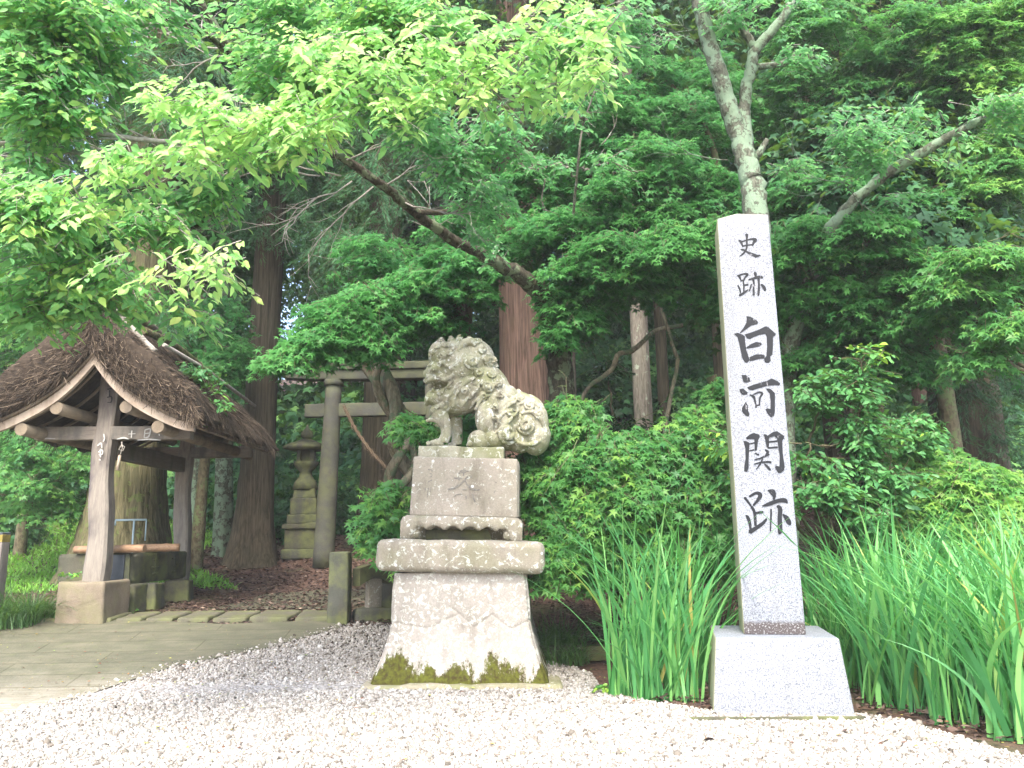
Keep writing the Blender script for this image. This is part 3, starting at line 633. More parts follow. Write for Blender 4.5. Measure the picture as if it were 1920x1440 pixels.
TB = [  # tubes: list of (u,v,w,r)
 [(330, 900, 130, 95), (400, 1000, 140, 62), (420, 1100, 140, 55), (395, 1190, 140, 52)], [(400, 1195, 140, 48), (330, 1200, 140, 40), (260, 1212, 140, 30)],
 [(460, 930, -120, 90), (500, 1050, -110, 62), (505, 1190, -110, 58)], [(500, 1200, -110, 50), (420, 1205, -110, 36)],
 [(215, 985, 140, 14), (280, 970, 150, 28), (350, 990, 160, 30), (420, 1050, 165, 26), (450, 1120, 165, 20), (420, 1180, 160, 16)],
 [(1170, 720, 0, 70), (1130, 670, 0, 40), (1112, 618, 0, 12)], [(640, 1230, 150, 26), (700, 1170, 190, 30)],
 # mane locks and beard
 [(480, 850, 200, 14), (510, 740, 225, 20), (600, 620, 255, 22), (700, 560, 255, 14)], [(560, 850, 190, 12), (620, 780, 225, 22), (700, 700, 245, 22), (760, 600, 245, 12)],
 [(640, 860, 170, 12), (690, 800, 205, 20), (760, 740, 220, 20)], [(420, 860, 180, 12), (430, 780, 220, 20), (480, 700, 240, 18), (560, 600, 265, 12)],
 [(300, 380, 235, 16), (380, 440, 262, 26), (480, 440, 280, 22), (540, 380, 285, 12)], [(220, 590, 190, 20), (300, 575, 245, 26), (400, 590, 250, 24), (480, 540, 260, 14)],
 [(250, 690, 160, 14), (330, 690, 190, 20), (420, 650, 235, 20), (480, 600, 255, 12)], [(200, 560, 100, 40), (215, 600, 110, 26)],
 [(880, 1130, 215, 10), (960, 1060, 235, 20), (1060, 960, 235, 20), (1130, 850, 170, 14)], [(700, 880, 215, 14), (760, 770, 215, 16), (850, 720, 205, 12)],
 [(1000, 880, 225, 12), (1040, 820, 225, 22), (1100, 780, 180, 18)], [(930, 1000, 225, 12), (960, 930, 240, 22), (1020, 880, 230, 12)],
 [(1120, 1180, 170, 12), (1200, 1200, 160, 22), (1310, 1180, 160, 20), (1390, 1090, 130, 14)], [(1160, 900, 170, 14), (1260, 880, 190, 24), (1350, 950, 170, 22), (1380, 1040, 140, 12)],
 [(1130, 800, 150, 14), (1230, 770, 150, 24), (1330, 830, 130, 18)], [(520, 300, 270, 14), (560, 220, 255, 34), (640, 190, 230, 40), (690, 230, 230, 22)]]
CURL = [(830, 370, 62), (660, 400, 72), (360, 350, 42), (270, 500, 34), (230, 430, 26), (820, 640, 58), (700, 170, 44), (760, 260, 46), (350, 690, 42), (430, 640, 36), (460, 250, 40), (380, 220, 38), (300, 250, 36),
 (250, 310, 34), (330, 160, 34), (420, 140, 36), (520, 140, 38), (610, 130, 34), (430, 320, 34), (730, 500, 46), (860, 500, 46), (920, 600, 44), (780, 740, 44), (560, 520, 36), (600, 700, 40), (950, 720, 42),
 (1210, 1020, 84), (1130, 730, 46), (1240, 810, 60), (1030, 1110, 90), (1060, 900, 50), (900, 850, 36), (1330, 900, 46), (900, 950, 36), (300, 880, 42), (370, 830, 30), (460, 480, 26)]
def ell_pts(u, v, w_, ru, rv, rw, rot):
    return u, v, w_, ru, rv, rw, R_(rot)
def surf_w(u, v):
    best = None
    for (a, b_, c_, ru, rv, rw, rot) in BL:
        t = R_(rot); du, dv_ = u - a, v - b_; x = du * math.cos(t) + dv_ * math.sin(t); y_ = -du * math.sin(t) + dv_ * math.cos(t)
        k = 1 - (x / ru) ** 2 - (y_ / rv) ** 2
        if k > 0: 
            s = c_ + rw * math.sqrt(k); best = s if best is None else max(best, s)
    return best
def build_lion():
    bm = bmesh.new()
    for (u, v, w_, ru, rv, rw, rot) in BL:
        mt = Matrix.Translation(Vector(LP(u, v, w_))) @ Matrix.Rotation(R_(rot), 4, 'Y') @ Matrix.Diagonal((ru * S, rw * S, rv * S, 1))
        bmesh.ops.create_icosphere(bm, subdivisions=4, radius=1, matrix=mt)
    acc = Acc()
    for side in (1, -1):
        for k, t in enumerate(TB):
            if side < 0 and k < 7: continue
            p_ = spline(np.array(t, float), 8); pts = np.array([LP(a, b_, c_ * side - (20 if side < 0 else 0)) for a, b_, c_, _ in p_]); tube(acc, pts, p_[:, 3] * S, 12)
        for k, (u, v, r) in enumerate(CURL):
            w0 = surf_w(u, v) or 60; th = np.linspace(0, 2 * math.pi * 1.7, 34); rr = r * (1 - th / th[-1] * .82); dr = 1 if k % 2 else -1; ph = k * 1.1
            pts = []
            for a, q_ in zip(th, rr):
                uu, vv = u + q_ * math.cos(a * dr + ph), v + q_ * math.sin(a * dr + ph); ww = surf_w(uu, vv); ww = w0 * .9 if ww is None or ww < w0 - 90 else ww
                pts.append(LP(uu, vv, (ww + 12 + (r - q_) * .55) * side))
            tube(acc, np.array(pts), np.linspace(.25, .34, 34) * r * S, 8)
            bmesh.ops.create_icosphere(bm, subdivisions=3, radius=r * .34 * S, matrix=Matrix.Translation(Vector(LP(u, v, (w0 + r * .25) * side))))
    # eyes, nose, ears
    for (u, v, w_, r) in ((375, 425, 276, 36), (235, 432, 214, 26), (205, 500, 110, 46), (240, 505, 185, 30), (300, 600, 235, 16), (345, 605, 238, 16), (262, 600, 215, 16), (280, 665, 185, 13), (320, 668, 195, 13)):
        bmesh.ops.create_icosphere(bm, subdivisions=3, radius=r * S, matrix=Matrix.Translation(Vector(LP(u, v, w_))))
    for s in range(3):     # toes
        for (cu, cw) in ((255, 140), (400, -110)):
            bmesh.ops.create_icosphere(bm, subdivisions=3, radius=26 * S, matrix=Matrix.Translation(Vector(LP(cu, 1214, cw + (s - 1) * 42))))
        bmesh.ops.create_icosphere(bm, subdivisions=3, radius=30 * S, matrix=Matrix.Translation(Vector(LP(660, 1210, 150 + (s - 1) * 46))))
    me = bpy.data.meshes.new('tmp'); bm.to_mesh(me); bm.free()
    o1 = link(bpy.data.objects.new('tmp', me)); o2 = acc.build('tmp2', None)
    bm = bmesh.new(); bm.from_mesh(o1.data); bm.from_mesh(o2.data)
    me3 = bpy.data.meshes.new('tmp3'); bm.to_mesh(me3); bm.free(); o3 = link(bpy.data.objects.new('tmp3', me3))
    r = o3.modifiers.new('r', 'REMESH'); r.mode = 'VOXEL'; r.voxel_size = .0062
    s = o3.modifiers.new('s', 'SMOOTH'); s.iterations = 1; s.factor = .5
    dg = bpy.context.evaluated_depsgraph_get(); me4 = bpy.data.meshes.new_from_object(o3.evaluated_get(dg))
    for o in (o1, o2, o3): bpy.data.objects.remove(o)
    nv = len(me4.vertices); co = np.empty(nv * 3, np.float32); me4.vertices.foreach_get('co', co); co = co.reshape(-1, 3); no = np.empty(nv * 3, np.float32); me4.vertices.foreach_get('normal', no); no = no.reshape(-1, 3)
    dd = np.array([mnoise.noise(Vector(p_) * 14) * .004 + mnoise.noise(Vector(p_) * 34) * .003 for p_ in co]); co += no * dd[:, None]
    uvw = np.stack([co[:, 0] / S + 640, 1368 - co[:, 2] / S, -co[:, 1] / S], -1)
    for (u, v, w_, ru, rv, rw, dp) in ((290, 640, 190, 125, 24, 130, 70), (375, 425, 270, 62, 50, 60, 26), (235, 430, 210, 44, 42, 60, 22), (300, 520, 240, 60, 14, 60, 18), (560, 480, 270, 22, 90, 60, 24), (640, 800, 215, 16, 90, 70, 22), (530, 800, 215, 12, 70, 70, 20), (450, 800, 210, 12, 60, 70, 18), (720, 640, 240, 60, 14, 60, 20), (905, 1000, 215, 14, 120, 80, 26), (1090, 960, 180, 16, 110, 90, 24), (1290, 700, 150, 70, 12, 120, 16)):
        q = ((uvw[:, 0] - u) / ru) ** 2 + ((uvw[:, 1] - v) / rv) ** 2 + ((uvw[:, 2] - w_) / rw) ** 2
        co -= no * (np.exp(-q * 1.2) * dp * S)[:, None]
    # open the mouth
    me4.vertices.foreach_set('co', co.ravel()); me4.polygons.foreach_set('use_smooth', np.ones(len(me4.polygons), bool)); me4.materials.clear(); me4.materials.append(M['komainu'])
    link(bpy.data.objects.new('carved_body', me4), lion)
build_lion()
stone('plinth', (1.0, .70, .148), M['komainu'], lion, (LP(600, 0)[0] - .02, 0, -.004), .012, (.985, .985), .006, 20, (0, 0, 0), 12)

# ------------------------------------------------------------ wash pavilion
pc = P(180, 1090, 11.25); px0 = float(pc[0]) + .05; gy = 11.25; gz = float(ground_z(px0, gy))
pav = empty('wash_pavilion', (px0, gy, gz), 'small open wash pavilion with a sagging brown thatched gable roof on weathered wooden posts', 'pavilion', R_(0))
Lz = lambda py, d, px=183: float(P(px, py, d)[2]) - gz
zft = Lz(1090, 11.05)
stone('footing', (.70, .66, zft + .1), M['footing'], pav, (-.06, .0, -.1), .03, (.93, .93), .01, 12, (0, 0, R_(-6)), 1)
ztop = Lz(690, 11.2)
def wobbly_post(name, x, y, z0, z1_, w_, dx, par, mat):
    bm = bmesh.new(); rows = []
    for k in range(25):
        t = k / 24; z = z0 + (z1_ - z0) * t; cx = x + dx * t + .025 * math.sin(t * 9); ww = w_ * (1 - .16 * t) / 2 * (1 + .05 * math.sin(t * 23))
        rows.append([bm.verts.new((cx + sx * ww, y + sy * ww * .85, z)) for sx, sy in ((-1, -.75), (-.75, -1), (.75, -1), (1, -.75), (1, .75), (.75, 1), (-.75, 1), (-1, .75))])
    for k in range(24):
        for j in range(8): bm.faces.new((rows[k][j], rows[k][(j + 1) % 8], rows[k + 1][(j + 1) % 8], rows[k + 1][j]))
    bm.faces.new(rows[0][::-1]); bm.faces.new(rows[-1]); return bm_obj(name, bm, mat, par)
fp = wobbly_post('front_post', -.05, 0, zft - .01, ztop, .29, -.02, pav, M['post'])
RY = 2.55
wobbly_post('rear_post', .04, RY, .3, ztop, .26, .0, pav, M['post'])
zb = Lz(813, 11.2)
def beam(name, a, b_, sx, sz, mat, par=None):
    a = np.array(a, float); b_ = np.array(b_, float); L = np.linalg.norm(b_ - a); d = Vector(b_ - a)
    o = stone(name, (sx, L, sz), mat, par or pav, (0, 0, 0), .008, (1, 1), .003, 12)
    for v in o.data.vertices: v.co.z -= sz / 2
    o.location = Vector((a + b_) / 2); o.rotation_euler = d.to_track_quat('Y', 'Z').to_euler(); return o
CB = stone('cross_beam', (2.2, .16, .19), M['beam'], pav, (.06, -.02, zb - .095), .01, (1, 1), .003, 12, (0, R_(.6), 0))
stone('cross_beam', (2.2, .16, .19), M['beam'], pav, (.06, RY, zb - .095), .01, (1, 1), .003, 12)
beam('tie_beam', (0, .1, zb - .22), (0, RY, zb - .22), .14, .24, M['ybeam'])
beam('ridge_beam', (0, -.55, ztop + .06), (0, RY + .6, ztop + .06), .26, .24, M['ybeam'])
zpk = Lz(668, 10.75); HW = 1.30; zev = Lz(796, 10.75)
def und(t):   # underside height for lateral fraction t (0 ridge .. 1 eave)
    return zpk - (zpk - zev) * (1 - (1 - t) ** 1.35 * (1 - .18 * math.sin(math.pi * t)))
for sx in (-1, 1):
    for xx in (.47, .92):
        a = Acc(); zz = und(xx / HW) - .215; tube(a, [(sx * xx, -.60, zz), (sx * xx, 1, zz), (sx * xx, RY + .6, zz)], .085, 12, .02); a.build('purlin', M['log'], pav)
    for k in range(9):
        yy = -.35 + k * .42; a = Acc(); pts = [(sx * t * HW * 1.02, yy, und(t) - .028) for t in np.linspace(0, 1, 9)]; tube(a, pts, .022, 6, .03); a.build('rafter', M['log'], pav)
    # bargeboard
    bm = bmesh.new(); rows = []
    for t in np.linspace(0, 1.09, 22):
        hgt = .135 - .02 * t; z = und(min(t, 1)) - (max(t, 1) - 1) * .25; x = sx * t * HW
        rows.append([bm.verts.new((x, yy_, zz_)) for yy_, zz_ in ((-.62, z - hgt), (-.62, z), (-.56, z), (-.56, z - hgt))])
    for k in range(21):
        for j in range(4): bm.faces.new((rows[k][j], rows[k][(j + 1) % 4], rows[k + 1][(j + 1) % 4], rows[k + 1][j]))
    bm.faces.new(rows[0]); bm.faces.new(rows[-1]); bmesh.ops.recalc_face_normals(bm, faces=bm.faces); bm_obj('bargeboard', bm, M['barge'], pav)
    bm = bmesh.new(); rows = []
    for t in np.linspace(0, 1.0, 22):
        z = und(t) + .03; x = sx * t * HW; rows.append([bm.verts.new((x, yy_, zz_)) for yy_, zz_ in ((-.66, z - .02), (-.66, z + .015), (-.56, z + .015), (-.56, z - .02))])
    for k in range(21):
        for j in range(4): bm.faces.new((rows[k][j], rows[k][(j + 1) % 4], rows[k + 1][(j + 1) % 4], rows[k + 1][j]))
    bm.faces.new(rows[0]); bm.faces.new(rows[-1]); bmesh.ops.recalc_face_normals(bm, faces=bm.faces); bm_obj('thatch_batten', bm, M['log'], pav)
# thatch
Y0, Y1 = -.70, RY + .55
def outer(s):   # s in -1..1 lateral -> x, z of the outer surface
    t = abs(s); th = .98 - .54 * t ** .8
    x = s * (HW + .20); zz = und(min(1, t)) + th * (1 - .45 * t ** 6); zz += -.10 * max(0, t - .85) / .15
    return x, zz - .10 * (1 - min(1, t * 3.2)) ** 2
def thatch():
    ns, ny = 48, 44; V = []; 
    for j in range(ny):
        v = j / (ny - 1); y = Y0 + (Y1 - Y0) * v; sag = -.10 * math.sin(math.pi * v) - .18 * v; shrink = 1 - .10 * (abs(v - .5) * 2) ** 6
        ring = []
        for i in range(ns): s = -1 + 2 * i / (ns - 1); x, z = outer(s); ring.append((x, y - .12 * math.sin(math.pi * abs(s)) * (1 if v < .05 else 0), z * 1 + sag * (1 - .2 * abs(s))))
        for i in range(ns): s = 1 - 2 * i / (ns - 1); ring.append((s * (HW + .05), y, und(min(1, abs(s))) + .035 + (0 if v < .1 else -.0) + sag * .0))
        V += ring
    V = np.array(V); W = 2 * ns
    for k, p_ in enumerate(V):
        if k % W < ns: V[k] += np.array([0, 0, 1]) * (mnoise.noise(Vector(p_) * 2.2) * .09 + mnoise.noise(Vector(p_) * 7) * .035) + np.array([1, 0, 0]) * mnoise.noise(Vector(p_) * 5) * .03
    i = np.arange(ny - 1)[:, None] * W; j = np.arange(W)[None]; j2 = (j + 1) % W
    Q = [np.stack([i + j, i + W + j, i + W + j2, i + j2], -1).reshape(-1, 4)]
    cap = []
    for e in (0, ny - 1):
        for k in range(ns - 1): cap.append((e * W + k, e * W + k + 1, e * W + W - 2 - k, e * W + W - 1 - k))
    global TH; TH = mesh_np('thatch', V, [Q[0], np.array(cap)], M['thatch'], pav, None, True)
    # straw
    n_ = 42000; s = rng.uniform(-1, 1, n_); v = rng.random(n_) ** 1.15; fr = rng.random(n_) < .36
    pos = np.zeros((n_, 3)); hd = np.zeros((n_, 3)); nr = np.zeros((n_, 3))
    for k in range(n_):
        x, z = outer(s[k]); x2, z2_ = outer(min(1, abs(s[k]) + .04) * (1 if s[k] >= 0 else -1)); y = Y0 + (Y1 - Y0) * v[k]; sag = -.10 * math.sin(math.pi * v[k]) - .18 * v[k]
        dwn = np.array([(x2 - x), 0, (z2_ - z) - 1e-3]); dwn /= np.linalg.norm(dwn)
        if fr[k]:
            u = random.random(); zu = und(min(1, abs(s[k]))) + .05; pos[k] = (x * (.98), Y0 - .02 + random.uniform(-.03, .04), zu + (z - zu) * u); hd[k] = (dwn[0] + random.gauss(0, .5), random.gauss(-.15, .4), dwn[2] * .8 + random.gauss(0, .4)); nr[k] = (0, -1, .2)
        else:
            nz = mnoise.noise(Vector((x, y, z + sag)) * 2.2) * .09
            pos[k] = (x, y, z + sag * (1 - .2 * abs(s[k])) + nz + random.uniform(-.01, .035)); hd[k] = dwn + np.array([random.gauss(0, .2), random.gauss(0, .35), random.gauss(0, .15)]); nr[k] = (-dwn[2] * (1 if s[k] > 0 else -1), 0, abs(dwn[0]))
    ed = np.abs(s) > .9
    hd[ed, 2] -= .8
    tv = [(-.5, 0, 0), (.5, 0, 0), (.3, 1, .03), (-.3, 1, .03)]
    scl = np.stack([rng.uniform(.003, .009, n_), rng.uniform(.05, .22, n_), np.full(n_, .2)], -1)
    scatter('straw', tv, [np.array([(0, 1, 2, 3)])], pos, frames(hd, nr + rng.normal(0, .3, (n_, 3))), scl, rng.random(n_) ** 1.4, M['straw'], TH)['kind'] = 'stuff'
thatch()
a = Acc(); x_, z_ = outer(.10)
tube(a, spline([(.22, -.55, z_ - .02), (.30, .2, z_ - .02), (.32, 1.2, z_ - .18), (.30, 2.6, z_ - .3)], 5), .06, 10, .06); a.build('ridge_log', M['log'], TH)
a = Acc(); tube(a, spline([(.5, -.3, z_ - .26), (.6, .6, z_ - .30), (.62, 2.4, z_ - .5)], 5), .055, 10, .06); a.build('ridge_log', M['bark_old'], TH)
a = Acc(); tube(a, [(.75, -.2, z_ - .45), (.8, 1.2, z_ - .5), (1.3, 2.2, z_ - .95)], .03, 8, .06); a.build('ridge_log', M['twig'], TH)
a = Acc()
for s in np.linspace(-.35, .35, 9):
    x_, z_ = outer(s)
a = Acc(); tube(a, spline([tuple([outer(s)[0], -.52, outer(s)[1] + .05]) for s in (-.12, 0, .12, .26, .40, .52)], 5), .045, 8, .1); a.build('ridge_bark', M['twig'], TH)
# writing on the post and beam
bpy.context.view_layer.update()
of = np.array(pav.matrix_world @ Vector((0, -.155, 0))); nfp = np.array([0, -1., 0])
cP = lambda x, y: (x * 560 / 1301, 560 + y * 560 / 1301)
glyph('brush_writing', [[(425, 640, 5), (440, 630, 6), (445, 650, 4)], [(452, 590, 5), (456, 610, 5), (450, 622, 4)], [(430, 668, 5), (445, 660, 5), (447, 676, 4), (432, 680, 4)], [(438, 655, 4), (438, 690, 4)], [(434, 700, 5), (438, 704, 4)]], [], cP, of, nfp, fp, M['chalk'], .006)
glyph('brush_writing', [[(470, 395, 5), (485, 392, 5)], [(478, 400, 4), (477, 425, 4)], [(468, 430, 5), (486, 428, 5), (484, 450, 4), (470, 452, 4)]], [], cP, of, nfp, fp, M['letter'], .006)
ofb = np.array(pav.matrix_world @ Vector((0, -.105, 0)))
glyph('brush_writing', [[(632, 572, 4), (628, 605, 4)], [(632, 572, 4), (655, 568, 5), (648, 600, 5), (630, 606, 4)], [(630, 588, 4), (652, 585, 4)], [(692, 568, 4), (694, 596, 4)], [(575, 575, 4), (572, 605, 4)], [(560, 590, 3), (590, 588, 3)], [(150, 612, 3), (200, 609, 6), (240, 610, 3)], [(510, 612, 3), (540, 606, 7), (560, 612, 3)], [(600, 616, 3), (650, 613, 6), (700, 616, 3)]], [], cP, ofb, nfp, CB, M['chalk'], .004)
# hanging striker on a cord
hp = P(228, 828, 11.1); hs = empty('hanging_striker', hp, 'small wooden striker hanging on a cord from the pavilion cross beam', 'striker')
a = Acc(); q0 = np.zeros(3); tube(a, [(0, 0, 0), (.02, 0, -.09), (-.01, 0, -.2)], .008, 6); a.build('cord', M['twig'], hs)
a = Acc(); tube(a, [(.0, 0, -.05), (.05, 0, -.07), (.03, 0, -.13), (-.03, 0, -.11), (0, 0, -.05)], .007, 6); a.build('knot', M['twig'], hs)
a = Acc(); tube(a, [(-.01, 0, -.19), (-.03, 0, -.4)], [.02, .024], 8); a.build('clapper', M['barge'], hs)
# water basin
bx0, bx1, by0, by1 = -6.55, float(P(245, 1035, 11.7)[0]), 11.72, 13.85
ztopb = float(P(245, 1037, 11.72)[2]); zbot = float(P(245, 1096, 11.72)[2])
bas = empty('water_basin', ((bx0 + bx1) / 2, (by0 + by1) / 2, zbot), 'long dark mossy stone water trough under the thatched pavilion', 'water basin')
bpy.context.view_layer.update()
def trough():
    W_, D_, H_ = (bx1 - bx0) / 2, (by1 - by0) / 2, ztopb - zbot; t = .13
    bm = bmesh.new()
    def loop(w_, d_, z): return [bm.verts.new((sx * w_, sy * d_, z)) for sx, sy in ((-1, -1), (1, -1), (1, 1), (-1, 1))]
    L = [loop(W_ * .97, D_ * .98, 0), loop(W_, D_, .05), loop(W_, D_, H_), loop(W_ - t, D_ - t, H_), loop(W_ - t, D_ - t, H_ - .32)]
    for a_, b_ in zip(L[:-1], L[1:]):
        for j in range(4): bm.faces.new((a_[j], a_[(j + 1) % 4], b_[(j + 1) % 4], b_[j]))
    bm.faces.new(L[-1]); bm.faces.new(L[0][::-1])
    bmesh.ops.subdivide_edges(bm, edges=bm.edges[:], cuts=5, use_grid_fill=True)
    es = [e for e in bm.edges if len(e.link_faces) == 2 and e.calc_face_angle(0) > .8]; bmesh.ops.bevel(bm, geom=es, offset=.018, segments=2, affect='EDGES')
    for v in bm.verts: v.co += Vector((mnoise.noise(v.co * 4), mnoise.noise(v.co * 4 + Vector((9, 0, 0))), 0)) * .01
    bm_obj('trough', bm, M['darkstone'], bas, True)
    bm = bmesh.new(); L0 = loop = [bm.verts.new((sx * (W_ - t + .005), sy * (D_ - t + .005), H_ - .07)) for sx, sy in ((-1, -1), (1, -1), (1, 1), (-1, 1))]; bm.faces.new(L0)
    m_, nt_, b__, o__ = nm('basin_water'); b__.inputs['Base Color'].default_value = (.02, .03, .025, 1); b__.inputs['Roughness'].default_value = .05; bm_obj('water', bm, m_, bas)
    stone('slate_panel', (.40, .03, H_ * .88), M['slate'], bas, (W_ - .28, -D_ - .012, .03), .004, (1, 1), .0005, 4)
    stone('corner_pilaster', (.07, .03, H_ * .96), M['mossstone'], bas, (W_ - .035, -D_ - .012, .01), .008, (1, 1), .002, 6)
    # carved characters on the long side (worn)
    a_ = []
    for k, yc in enumerate((-.25, .45)):
        for (p0, p1) in (((-.12, .42), (.12, .42)), ((-.10, .33), (.10, .33)), ((0, .46), (0, .14)), ((-.13, .22), (.13, .22)), ((-.09, .12), (.11, .14))):
            bmq = (p0, p1); a_.append((yc, bmq))
    for yy in (-.25, .45):
        acc = Acc()
        for yc, (p0, p1) in a_:
            if yc == yy: tube(acc, [(W_ + .002, yc + p0[0], p0[1]), (W_ + .002, yc + p1[0], p1[1])], .011, 6, .1)
        acc.build('worn_carving', M['mossstone'], bas)
trough()
for k, (px, py, dd_, w_) in enumerate([(262, 1128, 11.7, .36), (322, 1130, 12.0, .42), (355, 1118, 12.9, .40), (135, 1120, 12.1, .5)]):
    q = P(px, py, dd_); zg = float(ground_z(q[0], q[1])) - .04
    o = stone('support_block', (w_, .4, max(.12, zbot - zg - (.0 if k < 3 else 0))), M['darkstone'] if k != 1 else M['mossstone'], None, (min(q[0], bx1 - .05 + .1 * k * (k < 3)), q[1] + .2, zg), .03, (.92, .92), .012, 8, (0, 0, R_(8 * (k - 1))), k)
    tag(o, ['squat support stone under the near right corner of the water trough', 'mossy rough stone under the middle of the water trough side', 'low stone propping the far end of the water trough', 'dark stone under the left end of the water trough behind the post footing'][k], 'support stone')
for k, (a_, b_, r, lab) in enumerate([((142, 1020, 11.7), (272, 1018, 11.62), .055, 'pale brown bamboo pole laid across the near end of the water trough'), ((232, 1012, 12.3), (338, 1007, 12.5), .06, 'darker bamboo pole lying across the middle of the water trough')]):
    A, B = P(*a_), P(*b_); A[2] = B[2] = ztopb + r + .005; a = Acc(); pts = [A + (B - A) * t for t in np.linspace(0, 1, 13)]
    tube(a, pts, [r * (1.12 if j in (4, 9) else 1) for j in range(13)], 14, .01); o = a.build('bamboo_pole', M['bamboo'], None); tag(o, lab, 'bamboo pole')
wp = P(243, 1012, 12.6); tap = empty('water_pipe', (wp[0], wp[1], ztopb - .3), 'thin pale blue water pipe with a crossbar rising over the stone trough', 'water pipe')
zc = float(P(243, 975, 12.6)[2]) - (ztopb - .3)
a = Acc(); tube(a, [(-.24, 0, zc), (.24, 0, zc)], .016, 8); a.build('crossbar', M['pipe'], tap)
a = Acc(); tube(a, [(.05, 0, 0), (.05, 0, zc)], .015, 8); a.build('riser', M['pipe'], tap)
for s in (-.24, .24):
    a = Acc(); tube(a, [(s, 0, zc), (s, 0, zc - (.08 if s < 0 else .32))], .011, 8); a.build('spout', M['pipe'], tap)
# post at the left picture edge
pe = P(-2, 1070, 10.9); ep = empty('boundary_post', (pe[0] - .03, pe[1], ground_z(pe[0], pe[1]) - .05), 'short wooden post with a yellow band at the left of the grassy bank', 'post')
hp_ = float(P(0, 1000, 10.9)[2]) - (float(ground_z(pe[0], pe[1])) - .05)
stone('shaft', (.17, .17, hp_ - .12), M['post'], ep, (0, 0, 0), .01); stone('band', (.174, .174, .10), simple_mat('ochre_paint', (.30, .24, .06)), ep, (0, 0, hp_ - .12), .004); stone('top', (.17, .17, .03), M['slate'], ep, (0, 0, hp_ - .02), .004)

# ------------------------------------------------------------ torii, rope, lantern, balustrade
tp = G(606, 1060); dT = float(tp[1]); tor = empty('stone_torii', (tp[0], dT, tp[2] - .05), 'grey green stone torii gate behind the lion pedestal', 'torii gate')
zT = lambda py, px=630: float(P(px, py, dT)[2]) - (tp[2] - .05)
span = float(P(822, 800, dT)[0] - tp[0])
m1 = .07
for k, x in enumerate((0, span)):
    a = Acc(); dxl = .12 if k == 0 else -.12
    tube(a, [(x + dxl * t, 0, zT(722) * t) for t in np.linspace(0, 1, 14)], np.linspace(.215, .165, 14), 20, .012); a.build('pillar', M['torii'], tor)
    a = Acc(); tube(a, [(x + dxl, 0, zT(722) - .02), (x + dxl, 0, zT(722) + .10)], .205, 20); a.build('pillar_cap', M['torii'], tor)
zk = zT(722) + .09
def long_stone(name, x0, x1, z, hh, dd_, up, mat, par):
    o = stone(name, (x1 - x0, dd_, hh), mat, par, ((x0 + x1) / 2, 0, z), .02, (1.0, 1), .006, 22)
    for v in o.data.vertices: v.co.z += up * (abs(v.co.x) / ((x1 - x0) / 2)) ** 3
x0k = float(P(520, 700, dT)[0] - tp[0]); xl = span - x0k
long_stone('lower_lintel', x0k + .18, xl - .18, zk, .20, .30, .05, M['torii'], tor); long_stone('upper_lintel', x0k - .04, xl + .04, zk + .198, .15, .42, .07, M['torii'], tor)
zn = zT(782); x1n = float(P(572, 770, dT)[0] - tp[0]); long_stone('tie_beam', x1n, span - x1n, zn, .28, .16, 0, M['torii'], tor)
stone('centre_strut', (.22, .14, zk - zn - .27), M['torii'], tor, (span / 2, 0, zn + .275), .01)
rp = [P(645, 762, dT - .35), P(664, 800, dT - .6), P(695, 845, dT - 1), P(735, 888, dT - 1.6)]
rpo = empty('straw_rope', rp[0], 'frayed brown straw rope sagging from the torii towards the twisted vine trunk', 'rope')
pts = spline(rp, 14) - rp[0]; a = Acc()
for ph in (0, 2.1, 4.2):
    L = np.linspace(0, 26, len(pts)); off = np.stack([np.cos(L + ph), np.zeros(len(L)), np.sin(L + ph)], -1) * .03; tube(a, pts + off * .6, .017, 6, .15)
a.build('strands', M['rope'], rpo)
n_ = 700; k = rng.integers(0, len(pts), n_); tv = [(-.5, 0, 0), (.5, 0, 0), (0, 1, 0)]
scatter('frayed_straw', tv, [np.array([(0, 1, 2)])], pts[k] + rng.normal(0, .02, (n_, 3)), randrot(n_), np.stack([np.full(n_, .006), rng.uniform(.05, .12, n_), np.ones(n_)], -1), rng.uniform(.5, 1, n_), M['straw'], rpo)['kind'] = 'stuff'
# lantern
dLn = 17.6; lp = P(568, 1056, dLn); lz = float(ground_z(lp[0], lp[1])) - .08; ln = empty('stone_lantern', (lp[0], lp[1], lz), 'mossy tall stone lantern standing left of the torii', 'stone lantern', R_(8))
zz = lambda py: float(P(570, py, dLn)[2]) - lz
ms = float(dLn / F) * .86
def tier(name, y0, y1, wpx, tap=(1, 1), mat='mossstone', bev=.02, dx=0): return stone(name, (wpx * ms, wpx * ms, zz(y1) - zz(y0)), M[mat], ln, (dx * ms, 0, zz(y0)), bev, tap, .012, 10, (0, 0, 0), int(y0))
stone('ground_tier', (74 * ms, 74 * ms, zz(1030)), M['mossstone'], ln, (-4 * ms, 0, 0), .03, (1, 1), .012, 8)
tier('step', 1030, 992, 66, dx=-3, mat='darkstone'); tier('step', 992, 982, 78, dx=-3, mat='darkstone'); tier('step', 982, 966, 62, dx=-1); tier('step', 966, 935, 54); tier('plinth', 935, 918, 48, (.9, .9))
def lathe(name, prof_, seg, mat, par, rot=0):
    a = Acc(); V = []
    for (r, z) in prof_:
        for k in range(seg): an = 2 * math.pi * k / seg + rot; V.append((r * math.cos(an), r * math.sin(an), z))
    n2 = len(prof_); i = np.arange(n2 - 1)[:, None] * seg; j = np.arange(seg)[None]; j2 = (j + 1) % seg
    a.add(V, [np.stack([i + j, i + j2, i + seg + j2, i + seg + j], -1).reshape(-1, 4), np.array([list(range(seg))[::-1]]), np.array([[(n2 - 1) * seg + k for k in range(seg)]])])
    return a.build(name, mat, par, seg > 8)
